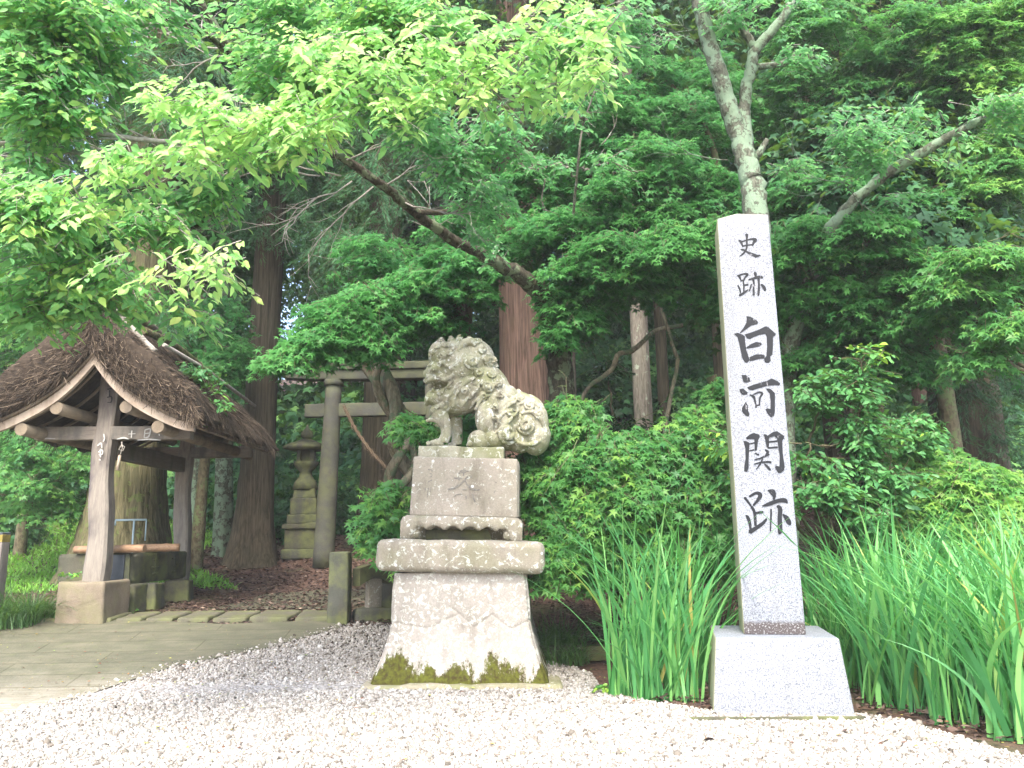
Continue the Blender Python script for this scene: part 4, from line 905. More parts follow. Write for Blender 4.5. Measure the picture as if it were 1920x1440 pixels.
lathe('stem', [(28 * ms, zz(918)), (24 * ms, zz(905)), (14 * ms, zz(893)), (13 * ms, zz(885)), (22 * ms, zz(877)), (27 * ms, zz(870)), (27 * ms, zz(866))], 16, M['mossstone'], ln)
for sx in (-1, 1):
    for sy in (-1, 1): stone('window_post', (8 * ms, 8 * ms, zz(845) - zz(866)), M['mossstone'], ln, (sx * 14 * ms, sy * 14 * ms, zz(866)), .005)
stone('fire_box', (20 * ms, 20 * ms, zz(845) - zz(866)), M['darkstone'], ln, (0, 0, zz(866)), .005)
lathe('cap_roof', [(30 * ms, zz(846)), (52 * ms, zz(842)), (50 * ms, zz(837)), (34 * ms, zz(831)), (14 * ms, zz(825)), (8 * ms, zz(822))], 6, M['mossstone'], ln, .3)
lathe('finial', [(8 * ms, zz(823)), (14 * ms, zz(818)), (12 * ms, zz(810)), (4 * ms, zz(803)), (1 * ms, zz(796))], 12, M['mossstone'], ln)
# balustrade
bq = G(632, 1170); dB = float(bq[1]); bz = float(bq[2]) - .03; bal = empty('stone_balustrade', (bq[0], dB, bz), 'low mossy stone balustrade with square posts and arched panel left of the lion pedestal', 'balustrade')
mb = dB / F; zB = lambda py: float(P(640, py, dB)[2]) - bz
stone('post', (38 * mb, 38 * mb, zB(1035)), M['mossstone'], bal, (0, .12, 0), .02, (.92, .92), .008, 10)
stone('post', (36 * mb, 38 * mb, zB(1022)), M['mossstone'], bal, (.50, 1.0, .12), .02, (.92, .92), .008, 10, (0, 0, 0), 3)
stone('post', (30 * mb, 38 * mb, zB(1050)), M['darkstone'], bal, (1.05, 1.1, .12), .02, (.92, .92), .008, 10, (0, 0, 0), 4)
stone('sill', (.62, .30, .22), M['mossstone'], bal, (.42, .42, -.03), .03, (.9, .8), .01, 10, (0, 0, R_(25)), 6)
def arch_panel(loc, rot, wd, hh, mat):
    bm = bmesh.new(); n2 = 24; top = []; bot = []
    for k in range(n2 + 1):
        u = k / n2; x = (u - .5) * wd; top.append((x, hh + .05 * math.sin(math.pi * u))); bot.append((x, hh * .62 + .09 * math.sin(math.pi * u)))
    for (ya, yb) in ((-.07, .07),):
        fr = [[bm.verts.new((x, yy_, z)) for (x, z) in top + bot[::-1]] for yy_ in (ya, yb)]
        bm.faces.new(fr[0]); bm.faces.new(fr[1][::-1]); m2 = len(fr[0])
        for k in range(m2): bm.faces.new((fr[0][(k + 1) % m2], fr[0][k], fr[1][k], fr[1][(k + 1) % m2]))
    bmesh.ops.recalc_face_normals(bm, faces=bm.faces); o = bm_obj('arched_rail', bm, mat, bal); o.location = loc; o.rotation_euler = (0, 0, rot)
    stone('panel', (wd * .42, .08, hh * .8), M['block'], bal, (loc[0] + .02, loc[1] + .01, loc[2] - .02), .01, (1, 1), .004, 8, (0, 0, rot))
arch_panel((.36, .50, .12), R_(55), .60, zB(1068) - .12, M['darkstone'])
arch_panel((.78, 1.06, .12), R_(4), .5, zB(1068) - .15, M['mossstone'])

# ------------------------------------------------------------ foliage kit
def _mleaf():
    V = [(0, 0, 0)]; Fq = []; tips = [(-128, .62), (-66, .88), (0, 1.), (66, .88), (128, .62)]
    tp_ = [(L * math.sin(R_(a)), L * math.cos(R_(a)), -.22 * L) for a, L in tips]
    nt_ = [(.30 * math.sin(R_(a)), .30 * math.cos(R_(a)), .03) for a in (-165, -97, -33, 33, 97, 165)]
    V += nt_ + tp_
    for k in range(5): Fq.append((0, 1 + k, 7 + k, 2 + k))
    return V, [np.array(Fq)]
MAPLE = _mleaf()
CHV = [(0, -.5, 0), (0, -.2, -.02), (0, .15, -.03), (0, .62, -.16), (.2, -.22, .07), (.23, .12, .05), (-.2, -.22, .07), (-.23, .12, .05)]
CHERRY = (CHV, [np.array([(0, 4, 1), (0, 1, 6), (2, 5, 3), (2, 3, 7)]), np.array([(1, 4, 5, 2), (1, 2, 7, 6)])])
NEED = ([(-.5, 0, 0), (.5, 0, 0), (.25, 1, -.06), (-.25, 1, -.06)], [np.array([(0, 1, 2, 3)])])
CLUMP = ([(0, 0, 0), (-.25, .5, .08), (.0, 1, -.1), (.25, .5, .08), (.5, .1, -.05), (.75, .45, -.1), (-.5, .1, -.05), (-.75, .45, -.1), (.3, -.4, .05), (-.3, -.45, .02)],
         [np.array([(0, 1, 2, 3), (0, 3, 5, 4), (0, 6, 7, 1), (0, 4, 8, 9)])])
def gapn(p, f, ph):
    return np.sin(p[:, 0] * f + ph) * np.sin(p[:, 1] * f * .9 + ph * 2) + np.sin(p[:, 2] * f * 1.7 + ph * 3) * .8 + .5 * np.sin(p[:, 0] * f * 2.3 + p[:, 2] * f * 2.1 + ph)
def lobe_pts(c, r, n_, gap=-.5, f=3.):
    d = rng.normal(size=(int(n_ * 1.7) + 5, 3)); d /= np.linalg.norm(d, axis=1)[:, None]
    p = d * (rng.random(len(d)) ** .42)[:, None] * (1 + .18 * gapn(d * 3, 1.6, c[0] * 3)[:, None]) * np.asarray(r)
    k = gapn(p + c, f, 1.3) > gap; p = p[k][:n_]
    return p + c, p / (np.linalg.norm(p, axis=1)[:, None] + 1e-6)
STY = dict(
 maple=dict(K=19, L=.46, W=.21, droop=.10, ls=.082, tilt=(.25, .8), hd=.15, nj=.35, t=MAPLE, ang=(.2, 1.1)),
 cherry=dict(K=12, L=.40, W=.09, droop=.15, ls=.084, tilt=(.05, .5), hd=.45, nj=.55, t=CHERRY, ang=(.4, 1.2)),
 broad=dict(K=14, L=.40, W=.14, droop=.05, ls=.095, tilt=(-.1, .6), hd=.25, nj=.5, t=CHERRY, ang=(.4, 1.2)),
 cedar=dict(K=44, L=.60, W=.05, droop=.32, ls=1, tilt=(.1, .8), hd=.35, nj=1., t=NEED, ang=(.15, .8)),
 far=dict(K=10, L=.9, W=.5, droop=.2, ls=.165, tilt=(.2, .9), hd=.2, nj=.6, t=CLUMP, ang=(0, 1.4)))
def sprays(p, out, kind, base=.5, size=1., camw=.55):
    s = STY[kind]; n_ = len(p); K = s['K']
    h = out[:, :2] * (1 - camw) + np.array([0, -1]) * camw + rng.normal(0, .45, (n_, 2)); h /= np.linalg.norm(h, axis=1)[:, None] + 1e-6
    ti = rng.uniform(*s['tilt'], n_); up = np.array([0, 0, 1.])
    H = np.concatenate([h, np.zeros((n_, 1))], 1); e1 = H * np.cos(ti)[:, None] - up * np.sin(ti)[:, None]; nn = up * np.cos(ti)[:, None] + H * np.sin(ti)[:, None]; e2 = np.cross(e1, nn)
    u = rng.random((n_, K)); v = rng.uniform(-1, 1, (n_, K)); env = np.sin(np.pi * np.clip(u * .85 + .15, 0, 1)) if kind == 'maple' else np.ones_like(u)
    L = s['L'] * size * rng.uniform(.7, 1.25, n_)[:, None]; W = s['W'] * size
    pos = p[:, None] + e1[:, None] * ((u - .5) * L)[..., None] + e2[:, None] * (v * W * env)[..., None] - up * (s['droop'] * size * u ** 2 + .03 * np.abs(v))[..., None] + nn[:, None] * rng.normal(0, .02, (n_, K))[..., None] * size
    a = rng.uniform(*s['ang'], (n_, K)) * np.where(v > 0, 1, -1)
    hd = e1[:, None] * np.cos(a)[..., None] + e2[:, None] * np.sin(a)[..., None] - up * (s['hd'] * rng.uniform(.3, 1.6, (n_, K)))[..., None]
    nr = nn[:, None] + rng.normal(0, s['nj'], (n_, K, 3))
    if kind == 'cedar': scl = np.stack([np.full(n_ * K, .013), rng.uniform(.06, .13, n_ * K), np.full(n_ * K, .1)], -1) * size
    else: scl = s['ls'] * size ** .5 * rng.uniform(.65, 1.25, n_ * K); scl = np.stack([scl, scl, scl], -1)
    rnd = np.clip(base + (rng.normal(0, .16, n_)[:, None] + rng.normal(0, .12, (n_, K))), 0, 1)
    tw = np.concatenate([p - e1 * L / 2, p + e1 * L / 2 - up * s['droop'] * size * .8], 1)
    return pos.reshape(-1, 3), frames(hd.reshape(-1, 3), nr.reshape(-1, 3)), scl, rnd.ravel(), tw
def twig_tubes(acc, tw, r=.004):
    A, B = tw[:, :3], tw[:, 3:]; m_ = (A + B) / 2 + np.array([0, 0, .03]); n_ = len(A)
    V = []
    for k, a in enumerate((0, 2.1, 4.2)):
        o = np.array([math.cos(a), math.sin(a) * .5, math.sin(a)]) * r; V.append(np.stack([A + o * 1.4, m_ + o, B + o * .4], 1))
    V = np.stack(V, 2).reshape(n_, 9, 3); f = []
    for s_ in range(2):
        for k in range(3): f.append((s_ * 3 + k, s_ * 3 + (k + 1) % 3, s_ * 3 + 3 + (k + 1) % 3, s_ * 3 + 3 + k))
    f = np.array(f); acc.add(V.reshape(-1, 3), [(f[None] + (np.arange(n_) * 9)[:, None, None]).reshape(-1, 4)])
def maple_pts(c, r, n_):
    T = max(1, int(round(r[2] * 2 / .20))); P_, O_ = [], []
    for k in range(T):
        m_ = max(2, int(n_ / T)); z = (-1 + 2 * (k + .5) / T) * r[2]; w_ = math.sqrt(max(.15, 1 - (z / r[2] * .85) ** 2))
        th = rng.uniform(0, 6.28, m_); q = np.sqrt(rng.random(m_)); wob = 1 + .22 * np.sin(th * 3 + k * 2.1 + c[0]) + .12 * np.sin(th * 7 + k)
        ox, oy = rng.normal(0, .18, 2) * np.array([r[0], r[1]])
        x = np.cos(th) * q * wob * r[0] * w_; y_ = np.sin(th) * q * wob * r[1] * w_; zz_ = z - .22 * r[0] * w_ * (q * wob) ** 2 + rng.normal(0, .025, m_)
        p = np.stack([x + ox, y_ + oy, zz_], -1); P_.append(p); O_.append(np.stack([np.cos(th), np.sin(th), 0 * th], -1))
    return np.concatenate(P_) + c, np.concatenate(O_)
def crown(parent, kind, mats, lobes, name='crown', twigs=None, gap=-.5, dens=1., o0=None):
    """lobes: (px,py,rx,ry,depth,n_sprays,base[,size]) -> one crown mesh (leaves), optional twig tubes"""
    P_, R__, S_, N_ = [], [], [], []
    for lb in lobes:
        px, py, rx, ry, d, n_, base = lb[:7]; size = lb[7] if len(lb) > 7 else 1.
        c = P(px, py, d); r = (rx * d / F, max(.35, .8 * rx * d / F), ry * d / F)
        p, out = maple_pts(c, r, int(n_ * dens * 1.6)) if kind == 'maple' else lobe_pts(c, r, int(n_ * dens), gap)
        q = sprays(p, out, kind, base, size)
        P_.append(q[0]); R__.append(q[1]); S_.append(q[2]); N_.append(q[3])
        if twigs is not None: twig_tubes(twigs, q[4] - (np.tile(o0, 2) if o0 is not None else 0))
    pos = np.concatenate(P_)
    if o0 is not None: pos = pos - o0
    return scatter(name, *STY[kind]['t'], pos, np.concatenate(R__), np.concatenate(S_), np.concatenate(N_), mats, parent)
def limb(acc, pts, k=8, seg=10, jit=.04, o0=0, lobes=0, ridge=0.):
    """pts: (px,py,depth,radius_px)"""
    W_ = np.array([list(P(a, b_, c_)) + [r * c_ / F] for a, b_, c_, r in pts]); s = spline(W_, k)
    wv = rng.normal(0, .09, (len(s), 3)) * s[:, 3:4]; wv[0] = 0
    tube(acc, s[:, :3] + wv - o0, np.maximum(s[:, 3], .003), seg, jit, True, lobes, ridge); return s
def bare(acc, start, dirv, length, r, depth, o0):
    n2 = max(4, int(length / .12)); p = np.array(start, float); d = np.array(dirv, float); d /= np.linalg.norm(d); pts = [p.copy()]
    for k in range(n2):
        d = d + rng.normal(0, .17, 3) + np.array([0, 0, .03]); d /= np.linalg.norm(d); p = p + d * length / n2; pts.append(p.copy())
        if depth > 0 and k > 0 and random.random() < .75:
            dd_ = d + rng.normal(0, .7, 3) * np.array([1, .5, .7]); bare(acc, p, dd_, length * random.uniform(.3, .6), r * .6, depth - 1, o0)
    tube(acc, np.array(pts) - o0, np.linspace(r, r * .35, len(pts)), 5, 0)
def tree(name, label, cat, base_px, lobes, kind, mat, bark, trunk=None, group=None, reach=True, gap=-.5, extra=None, tr=.11):
    bp = np.array(base_px, float); t = empty(name, bp, label, cat, 0, group); a = Acc()
    top = None
    if trunk is not None:
        s = limb(a, trunk, o0=bp); 
    else:
        cz = [P(l[0], l[1], l[4]) for l in lobes]; m_ = np.mean(cz, 0); hz = min(c_[2] for c_ in cz)
        zt_ = max(bp[2] + .5, hz - .4); s = np.array([[bp[0], bp[1], bp[2] - .1, tr * 1.3], [bp[0] + .05, bp[1], (bp[2] + zt_) / 2, tr], [(bp[0] * 2 + m_[0]) / 3, bp[1] - .1, zt_, tr * .8]]); s = spline(s, 8)
        tube(a, s[:, :3] - bp, s[:, 3], 10, .04)
    if reach:
        for l in lobes:
            c_ = P(l[0], l[1], l[4]); k = np.argmin(np.linalg.norm(s[:, :3] - c_, axis=1) + .5 * np.maximum(0, s[:, 2] - c_[2] + .2)); st = s[k]
            L = np.linalg.norm(c_ - st[:3]); mid = (st[:3] + c_) / 2 + np.array([rng.normal(0, .1), rng.normal(0, .1), .10 * L]); q = spline(np.array([list(st[:3]) + [min(st[3] * .7, .034)], list(mid) + [.02], list(c_) + [.009]]), 8)
            tube(a, q[:, :3] + rng.normal(0, .02, (len(q), 3)) - bp, q[:, 3], 7, .04)
            for _ in range(3): bare(a, c_ + rng.normal(0, .08, 3), rng.normal(0, 1, 3) * np.array([1, .6, .35]), l[2] * l[4] / F * .9, .010, 1, bp)
    if extra: extra(a, bp)
    a.build('trunk', bark, t)
    tw = Acc(); crown(t, kind, mat, lobes, 'crown', tw, gap, 1., bp)
    tw.build('twigs', M['twig'] if kind == 'cherry' else bark, t)['kind'] = 'stuff'
    return t
def ground_at(px, d):
    x = float(P(px, 1000, d)[0]); return np.array([x, d, float(ground_z(x, d)) - .05])

# ------------------------------------------------------------ old cherry arching over the forecourt
oc = ground_at(1075, 11.6); bp = oc; och = empty('cherry_tree', oc, 'old mossy cherry tree arching left over the lion and the pavilion with bright drooping leaves', 'cherry tree')
a = Acc()
s = limb(a, [(1085, 1060, 11.6, 34), (1062, 850, 11.6, 28), (1050, 700, 11.5, 26), (1042, 620, 11.3, 23), (1010, 545, 11.0, 18), (930, 490, 10.3, 13), (860, 455, 9.8, 11), (780, 400, 9.3, 10), (720, 350, 8.8, 9), (620, 280, 8.2, 8), (520, 200, 7.6, 7), (465, 135, 7.2, 8), (420, 75, 7, 8), (370, -10, 6.8, 8), (330, -120, 6.6, 7)], o0=bp, jit=.09)
limb(a, [(1045, 640, 11.4, 18), (1075, 580, 11.6, 12), (1100, 500, 11.8, 8), (1120, 420, 12, 5)], o0=bp)
limb(a, [(640, 290, 8.3, 9), (560, 285, 7.6, 7), (480, 300, 6.9, 6), (380, 320, 6.5, 5), (300, 345, 6.2, 4), (180, 370, 6., 3)], o0=bp)
limb(a, [(470, 140, 7.2, 8), (380, 60, 6.6, 6), (280, 30, 6.2, 5), (160, 20, 5.9, 4), (30, 60, 5.6, 3)], o0=bp)
limb(a, [(520, 200, 7.6, 8), (640, 120, 6.6, 7), (760, 90, 5.9, 5), (900, 80, 5.5, 4), (1050, 70, 5.4, 3)], o0=bp)
limb(a, [(780, 400, 9.3, 6), (865, 390, 9.2, 5), (870, 330, 8.8, 4), (860, 260, 8.5, 3)], o0=bp)
limb(a, [(450, 280, 6.8, 5), (400, 400, 6.8, 4), (350, 440, 6.7, 4), (330, 520, 6.6, 2.5)], o0=bp)
a.build('trunk', M['bark_moss'], och)
a = Acc()
limb(a, [(430, 290, 6.9, 5), (340, 270, 6.3, 5), (270, 262, 6.1, 5), (140, 248, 5.9, 5), (60, 262, 5.8, 5), (-40, 275, 5.6, 5)], o0=bp); a.build('branch', M['twig'], och); a = Acc()
limb(a, [(190, 300, 6.1, 4), (120, 285, 6, 4), (30, 300, 5.8, 3), (-30, 310, 5.8, 3)], o0=bp); a.build('branch', M['twig'], och)
for (px, py, d, dx, dz, L) in [(490, 300, 7.4, -1, -.5, .8), (500, 290, 7.4, -1, -.1, .9), (600, 330, 8, -1, -.15, 1.3), (640, 330, 8.3, -1, .1, 1.3), (660, 340, 8.4, -.8, -.5, 1.2), (700, 350, 8.6, -1, -.6, 1.2), (560, 300, 7.8, -1, -.35, 1.5), (720, 350, 8.8, 1, .3, .9), (760, 380, 9, .8, -.2, .9), (860, 460, 9.8, -.6, .6, .9), (650, 300, 8.2, 1, .5, .9), (420, 70, 7, -1, .1, 1.4), (430, 90, 7, -1, -.1, 1.3), (450, 100, 7.1, -1, -.35, 1.1), (380, 30, 6.8, -1, .1, 1.3), (460, 130, 7.2, .8, .8, .8), (330, 440, 6.7, 1, -.4, .6), (280, 340, 6.3, -1, -.4, .7), (900, 475, 10, -.4, .9, .7), (120, 285, 6, -1, -.2, .8), (1160, 60, 8, -1, .1, 1.4), (1200, 90, 8.2, -1, -.1, 1.3), (1240, 40, 8.5, -1, .2, 1.4), (230, 260, 6, -1, -.3, .9), (330, 270, 6.2, -1, .1, .8)]:
    a = Acc(); bare(a, P(px, py, d), (dx, -.2, dz), L, .0105, 2, bp); a.build('bare_twig', M['twig'], och)
CL = [(90, 40, 200, 90, 5.6, 190, .55), (60, 130, 130, 60, 5.5, 110, .5), (70, 200, 130, 36, 5.5, 70, .5), (270, 30, 130, 40, 6.2, 45, .45), (200, 130, 70, 50, 6., 30, .45),
      (60, 390, 120, 60, 5.2, 90, .55), (200, 445, 190, 70, 6.2, 180, .45), (320, 510, 90, 70, 6.5, 85, .45), (130, 530, 170, 42, 5.8, 120, .5), (380, 350, 80, 45, 6.6, 45, .4), (270, 378, 110, 34, 6.4, 46, .4), (350, 580, 60, 20, 6.5, 14, .5),
      (620, 40, 250, 75, 6.6, 190, .5), (560, 130, 150, 50, 6.2, 95, .55), (480, 250, 150, 45, 6., 75, .5), (780, 60, 160, 60, 6., 110, .6), (680, 160, 110, 60, 6.8, 70, .45), (760, 180, 90, 70, 7.2, 60, .4), (1080, 60, 100, 50, 5.8, 60, .5), (1050, 150, 60, 30, 6, 20, .5),
      (850, 290, 80, 90, 8.4, 70, .25), (940, 250, 80, 60, 8.4, 40, .25), (780, 230, 80, 50, 8, 40, .3), (900, 370, 70, 50, 9, 35, .25), (700, 30, 80, 50, 5.9, 60, .7), (800, 425, 46, 20, 8.9, 16, .2), (880, 445, 50, 24, 9.4, 18, .2), (960, 480, 50, 24, 10.3, 18, .2), (60, 300, 60, 20, 5.6, 14, .5), (60, 580, 110, 20, 5.8, 36, .5)]
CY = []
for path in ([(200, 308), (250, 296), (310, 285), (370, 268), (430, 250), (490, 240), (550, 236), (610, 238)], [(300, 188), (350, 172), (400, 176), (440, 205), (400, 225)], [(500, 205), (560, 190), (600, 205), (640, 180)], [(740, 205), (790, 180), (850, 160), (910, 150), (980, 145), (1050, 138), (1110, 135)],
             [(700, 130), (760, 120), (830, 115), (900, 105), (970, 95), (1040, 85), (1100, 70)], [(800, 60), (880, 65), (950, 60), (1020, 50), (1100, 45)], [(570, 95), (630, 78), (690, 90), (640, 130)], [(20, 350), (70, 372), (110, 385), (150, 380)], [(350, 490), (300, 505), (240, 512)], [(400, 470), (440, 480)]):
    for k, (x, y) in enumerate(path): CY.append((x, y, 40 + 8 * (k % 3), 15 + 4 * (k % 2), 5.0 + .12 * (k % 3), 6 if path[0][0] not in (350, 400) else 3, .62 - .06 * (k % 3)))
tw = Acc()
crown(och, 'cherry', M['cherry'], [l[:6] + (min(.9, l[6] + (.22 if l[4] < 7 else .1)),) for l in CL], 'crown', tw, -.65, 1.65, bp); crown(och, 'cherry', M['young'], CY, 'sunlit_leaves', tw, -1.0, 1.5, bp); tw.build('twigs', M['twig'], och)['kind'] = 'stuff'  # M['young']: same cherry leaves with sunlight painted into their colour

# lichen cherry behind the marker
def ex2(a, o0):
    limb(a, [(1400, 290, 9.2, 17), (1395, 200, 9.2, 13), (1408, 130, 9.1, 12), (1420, 90, 9.1, 11), (1470, 30, 9, 9), (1500, -40, 9, 8)], o0=o0, jit=.07)
    limb(a, [(1415, 90, 9.1, 9), (1390, 50, 9.1, 8), (1350, 0, 9, 6), (1330, -50, 9, 6)], o0=o0)
    limb(a, [(1415, 300, 9.2, 8), (1425, 285, 9.1, 7), (1438, 262, 9.1, 5)], o0=o0)
    limb(a, [(1420, 125, 9.1, 7), (1470, 118, 9, 6), (1500, 100, 9, 6), (1525, 92, 8.9, 3)], o0=o0)
    for (px, py) in ((1345, 300), (1330, 110), (1320, 60), (1310, 20)): bare(a, P(px + 20, py, 9.2), (-1, -.1, .1), 1., .008, 2, o0)
tree('cherry_tree', 'pale lichen covered cherry tree forking just above the granite pillar', 'cherry tree', ground_at(1440, 9.3), [(1400, 20, 120, 40, 8.8, 60, .35), (1490, 100, 60, 30, 8.8, 20, .3), (1180, 50, 110, 50, 8.4, 60, .35), (1470, 20, 80, 30, 8.8, 30, .4)],
     'cherry', M['cherry'], M['bark_lichen'], [(1440, 1100, 9.3, 30), (1428, 700, 9.3, 27), (1416, 400, 9.2, 25), (1405, 320, 9.2, 22), (1380, 240, 9.2, 19), (1355, 165, 9.1, 18), (1330, 80, 9, 16), (1310, 0, 8.9, 15), (1300, -90, 8.8, 13)], extra=ex2, reach=False)
tree('cherry_tree', 'mossy cherry tree whose thick bough leans out to the right edge', 'cherry tree', ground_at(1480, 10.3), [(1590, 260, 130, 36, 9.2, 70, .4), (1740, 225, 110, 36, 9.2, 60, .45), (1500, 300, 60, 20, 9.3, 18, .35), (1850, 215, 90, 36, 8.8, 50, .6), (1640, 300, 60, 14, 9.4, 14, .3), (1690, 370, 40, 12, 9.8, 8, .3), (1680, 270, 90, 24, 9.1, 40, .5), (1800, 260, 90, 24, 8.9, 40, .6), (1880, 190, 60, 24, 8.6, 26, .7)],
     'cherry', M['cherry'], M['bark_lichen'], [(1475, 1080, 11.6, 22), (1475, 700, 11.4, 18), (1535, 480, 10.4, 13), (1575, 410, 10, 13), (1620, 360, 9.9, 10), (1680, 315, 9.7, 11), (1740, 280, 9.5, 10), (1810, 240, 9.2, 9), (1880, 205, 9, 7), (1960, 165, 8.8, 6)], reach=False,
     extra=lambda a, o0: [bare(a, P(x, y_, 9.6), (-1, -.2, .3), .9, .008, 2, o0) for x, y_ in ((1600, 350), (1660, 320), (1640, 400))])
tree('young_tree', 'slender sapling with sparse round leaves above the reddish trunk', 'sapling', ground_at(1080, 12.6), [(1010, 315, 70, 20, 10.2, 16, .3), (1150, 300, 70, 24, 10.2, 16, .3), (1085, 220, 40, 30, 10.2, 6, .3), (1110, 170, 50, 20, 10.2, 5, .3)], 'cherry', M['cherry'], M['bark_grey'],
     [(1085, 1000, 12.6, 4), (1075, 640, 12.4, 3.2), (1073, 450, 11.4, 3), (1085, 300, 10.4, 2.6), (1092, 240, 10.3, 2.2), (1115, 170, 10.2, 1.2)], reach=True)

# ------------------------------------------------------------ maples
tree('maple_tree', 'dark green maple spreading its layered leaves over the torii', 'maple tree', ground_at(872, 12.7), [(985, 330, 70, 40, 12.4, 50, .4), (990, 440, 90, 36, 12.2, 60, .45), (640, 590, 100, 40, 11.4, 110, .45), (590, 640, 80, 28, 11.1, 60, .5), (545, 672, 50, 14, 10.9, 18, .5), (690, 640, 60, 30, 11.4, 45, .4), (750, 555, 120, 40, 11.8, 120, .4), (850, 510, 110, 45, 12, 110, .35), (840, 590, 70, 34, 12.3, 50, .35), (720, 480, 90, 30, 12.6, 50, .3), (930, 480, 70, 40, 12, 60, .4), (870, 420, 90, 40, 12.6, 55, .3)], 'maple', M['maple'], M['bark_maple'], reach=False, extra=lambda a, o0: [limb(a, q, o0=o0) for q in ([(872, 640, 12.7, 9), (850, 560, 12.4, 8), (790, 535, 12, 6), (690, 585, 11.6, 4), (600, 630, 11.2, 3)], [(872, 640, 12.7, 8), (900, 480, 12.4, 6), (960, 400, 12.3, 4)])])
tree('maple_tree', 'broad maple whose leaf layers hang between the lion and the granite pillar', 'maple tree', ground_at(1420, 12.6), [(1070, 530, 90, 40, 10.9, 80, .45), (1150, 480, 110, 38, 10.6, 110, .5), (1270, 450, 110, 36, 10.4, 110, .6), (1340, 430, 50, 30, 10.4, 40, .65), (1250, 300, 130, 40, 11.4, 80, .45), (1120, 200, 120, 50, 12.2, 80, .4), (1360, 560, 60, 26, 11, 26, .35), (1090, 590, 60, 30, 11, 38, .4), (1050, 620, 36, 26, 11, 20, .35), (1200, 520, 90, 26, 10.9, 55, .4), (1300, 520, 60, 40, 11.2, 40, .3), (1070, 420, 110, 40, 11.8, 80, .35), (1200, 380, 120, 46, 11.6, 100, .4), (1320, 350, 80, 50, 11.8, 70, .35), (1160, 290, 120, 46, 12.4, 90, .3), (1280, 230, 110, 56, 12.6, 90, .3), (1020, 350, 70, 40, 12.4, 40, .3), (1330, 150, 90, 60, 13, 60, .3), (1210, 160, 90, 50, 13, 60, .3)], 'maple', M['maple'], M['bark_maple'], reach=False, extra=lambda a, o0: [limb(a, q, o0=o0) for q in ([(1420, 640, 12.4, 12), (1380, 520, 11.8, 9), (1290, 455, 11, 6), (1160, 480, 10.8, 4), (1070, 520, 10.8, 3)], [(1420, 560, 12.5, 12), (1360, 400, 12.2, 8), (1250, 330, 12, 6), (1100, 330, 12.2, 4)], [(1380, 480, 12.4, 8), (1330, 260, 12.6, 6), (1260, 160, 12.8, 4)])])
tree('maple_tree', 'spreading maple right of the granite pillar with layered boughs', 'maple tree', ground_at(1660, 12.2), [(1500, 560, 70, 36, 11, 40, .4), (1500, 660, 60, 30, 11.2, 30, .35), (1540, 440, 100, 40, 10.4, 100, .5), (1640, 440, 90, 36, 10.2, 80, .6), (1560, 520, 100, 40, 10.8, 95, .4), (1640, 580, 100, 36, 10.8, 80, .4), (1540, 620, 80, 36, 11.4, 60, .3), (1700, 500, 90, 36, 10.4, 70, .55), (1730, 590, 70, 26, 10.4, 40, .5), (1660, 660, 80, 34, 11, 55, .4), (1560, 700, 60, 26, 11.2, 32, .4), (1720, 680, 60, 26, 10.8, 32, .4), (1600, 350, 110, 40, 11.6, 80, .35), (1740, 380, 90, 40, 11.4, 60, .35), (1500, 370, 70, 40, 11.8, 50, .35)], 'maple', M['maple'], M['bark_maple'])
def exr(a, o0):
    limb(a, [(2010, 720, 9.4, 7), (1930, 700, 9.5, 6), (1890, 680, 9.5, 5), (1850, 620, 9.6, 4), (1830, 560, 9.6, 3)], o0=o0)
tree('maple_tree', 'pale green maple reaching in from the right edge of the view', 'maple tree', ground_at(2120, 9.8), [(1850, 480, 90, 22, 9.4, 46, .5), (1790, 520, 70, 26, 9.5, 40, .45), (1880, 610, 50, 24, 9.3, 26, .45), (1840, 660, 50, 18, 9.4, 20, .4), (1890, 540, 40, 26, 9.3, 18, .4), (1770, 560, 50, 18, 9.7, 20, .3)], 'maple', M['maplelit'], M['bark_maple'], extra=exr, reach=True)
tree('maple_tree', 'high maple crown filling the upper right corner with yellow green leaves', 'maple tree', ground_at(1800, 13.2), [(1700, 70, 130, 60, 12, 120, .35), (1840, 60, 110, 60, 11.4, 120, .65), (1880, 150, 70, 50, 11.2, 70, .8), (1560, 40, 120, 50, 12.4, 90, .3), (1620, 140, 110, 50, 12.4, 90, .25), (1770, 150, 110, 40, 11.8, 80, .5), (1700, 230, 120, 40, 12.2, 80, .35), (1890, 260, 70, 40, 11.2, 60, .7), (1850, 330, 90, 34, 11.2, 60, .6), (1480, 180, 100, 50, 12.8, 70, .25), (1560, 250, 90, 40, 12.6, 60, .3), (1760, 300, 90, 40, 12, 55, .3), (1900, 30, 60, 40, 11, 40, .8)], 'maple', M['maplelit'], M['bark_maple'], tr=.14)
tree('maple_shrub', 'low spreading maple filling the gap right of the lion pedestal', 'maple shrub', ground_at(1150, 10.6), [(1060, 790, 80, 50, 10.2, 75, .45), (1000, 900, 60, 60, 9.9, 55, .4), (1090, 870, 100, 50, 9.8, 110, .5), (1200, 860, 110, 50, 10, 110, .4), (1070, 960, 100, 55, 9.5, 120, .55), (1180, 950, 110, 50, 9.6, 120, .5), (1290, 930, 100, 60, 9.8, 110, .5), (1320, 830, 70, 70, 10.2, 85, .45), (1060, 1040, 80, 34, 9.3, 65, .5), (1160, 1030, 90, 40, 9.4, 75, .45), (1300, 1010, 80, 50, 9.5, 80, .45), (1345, 750, 36, 34, 10.8, 26, .35)], 'maple', M['maplelit'], M['bark_maple'], tr=.06)
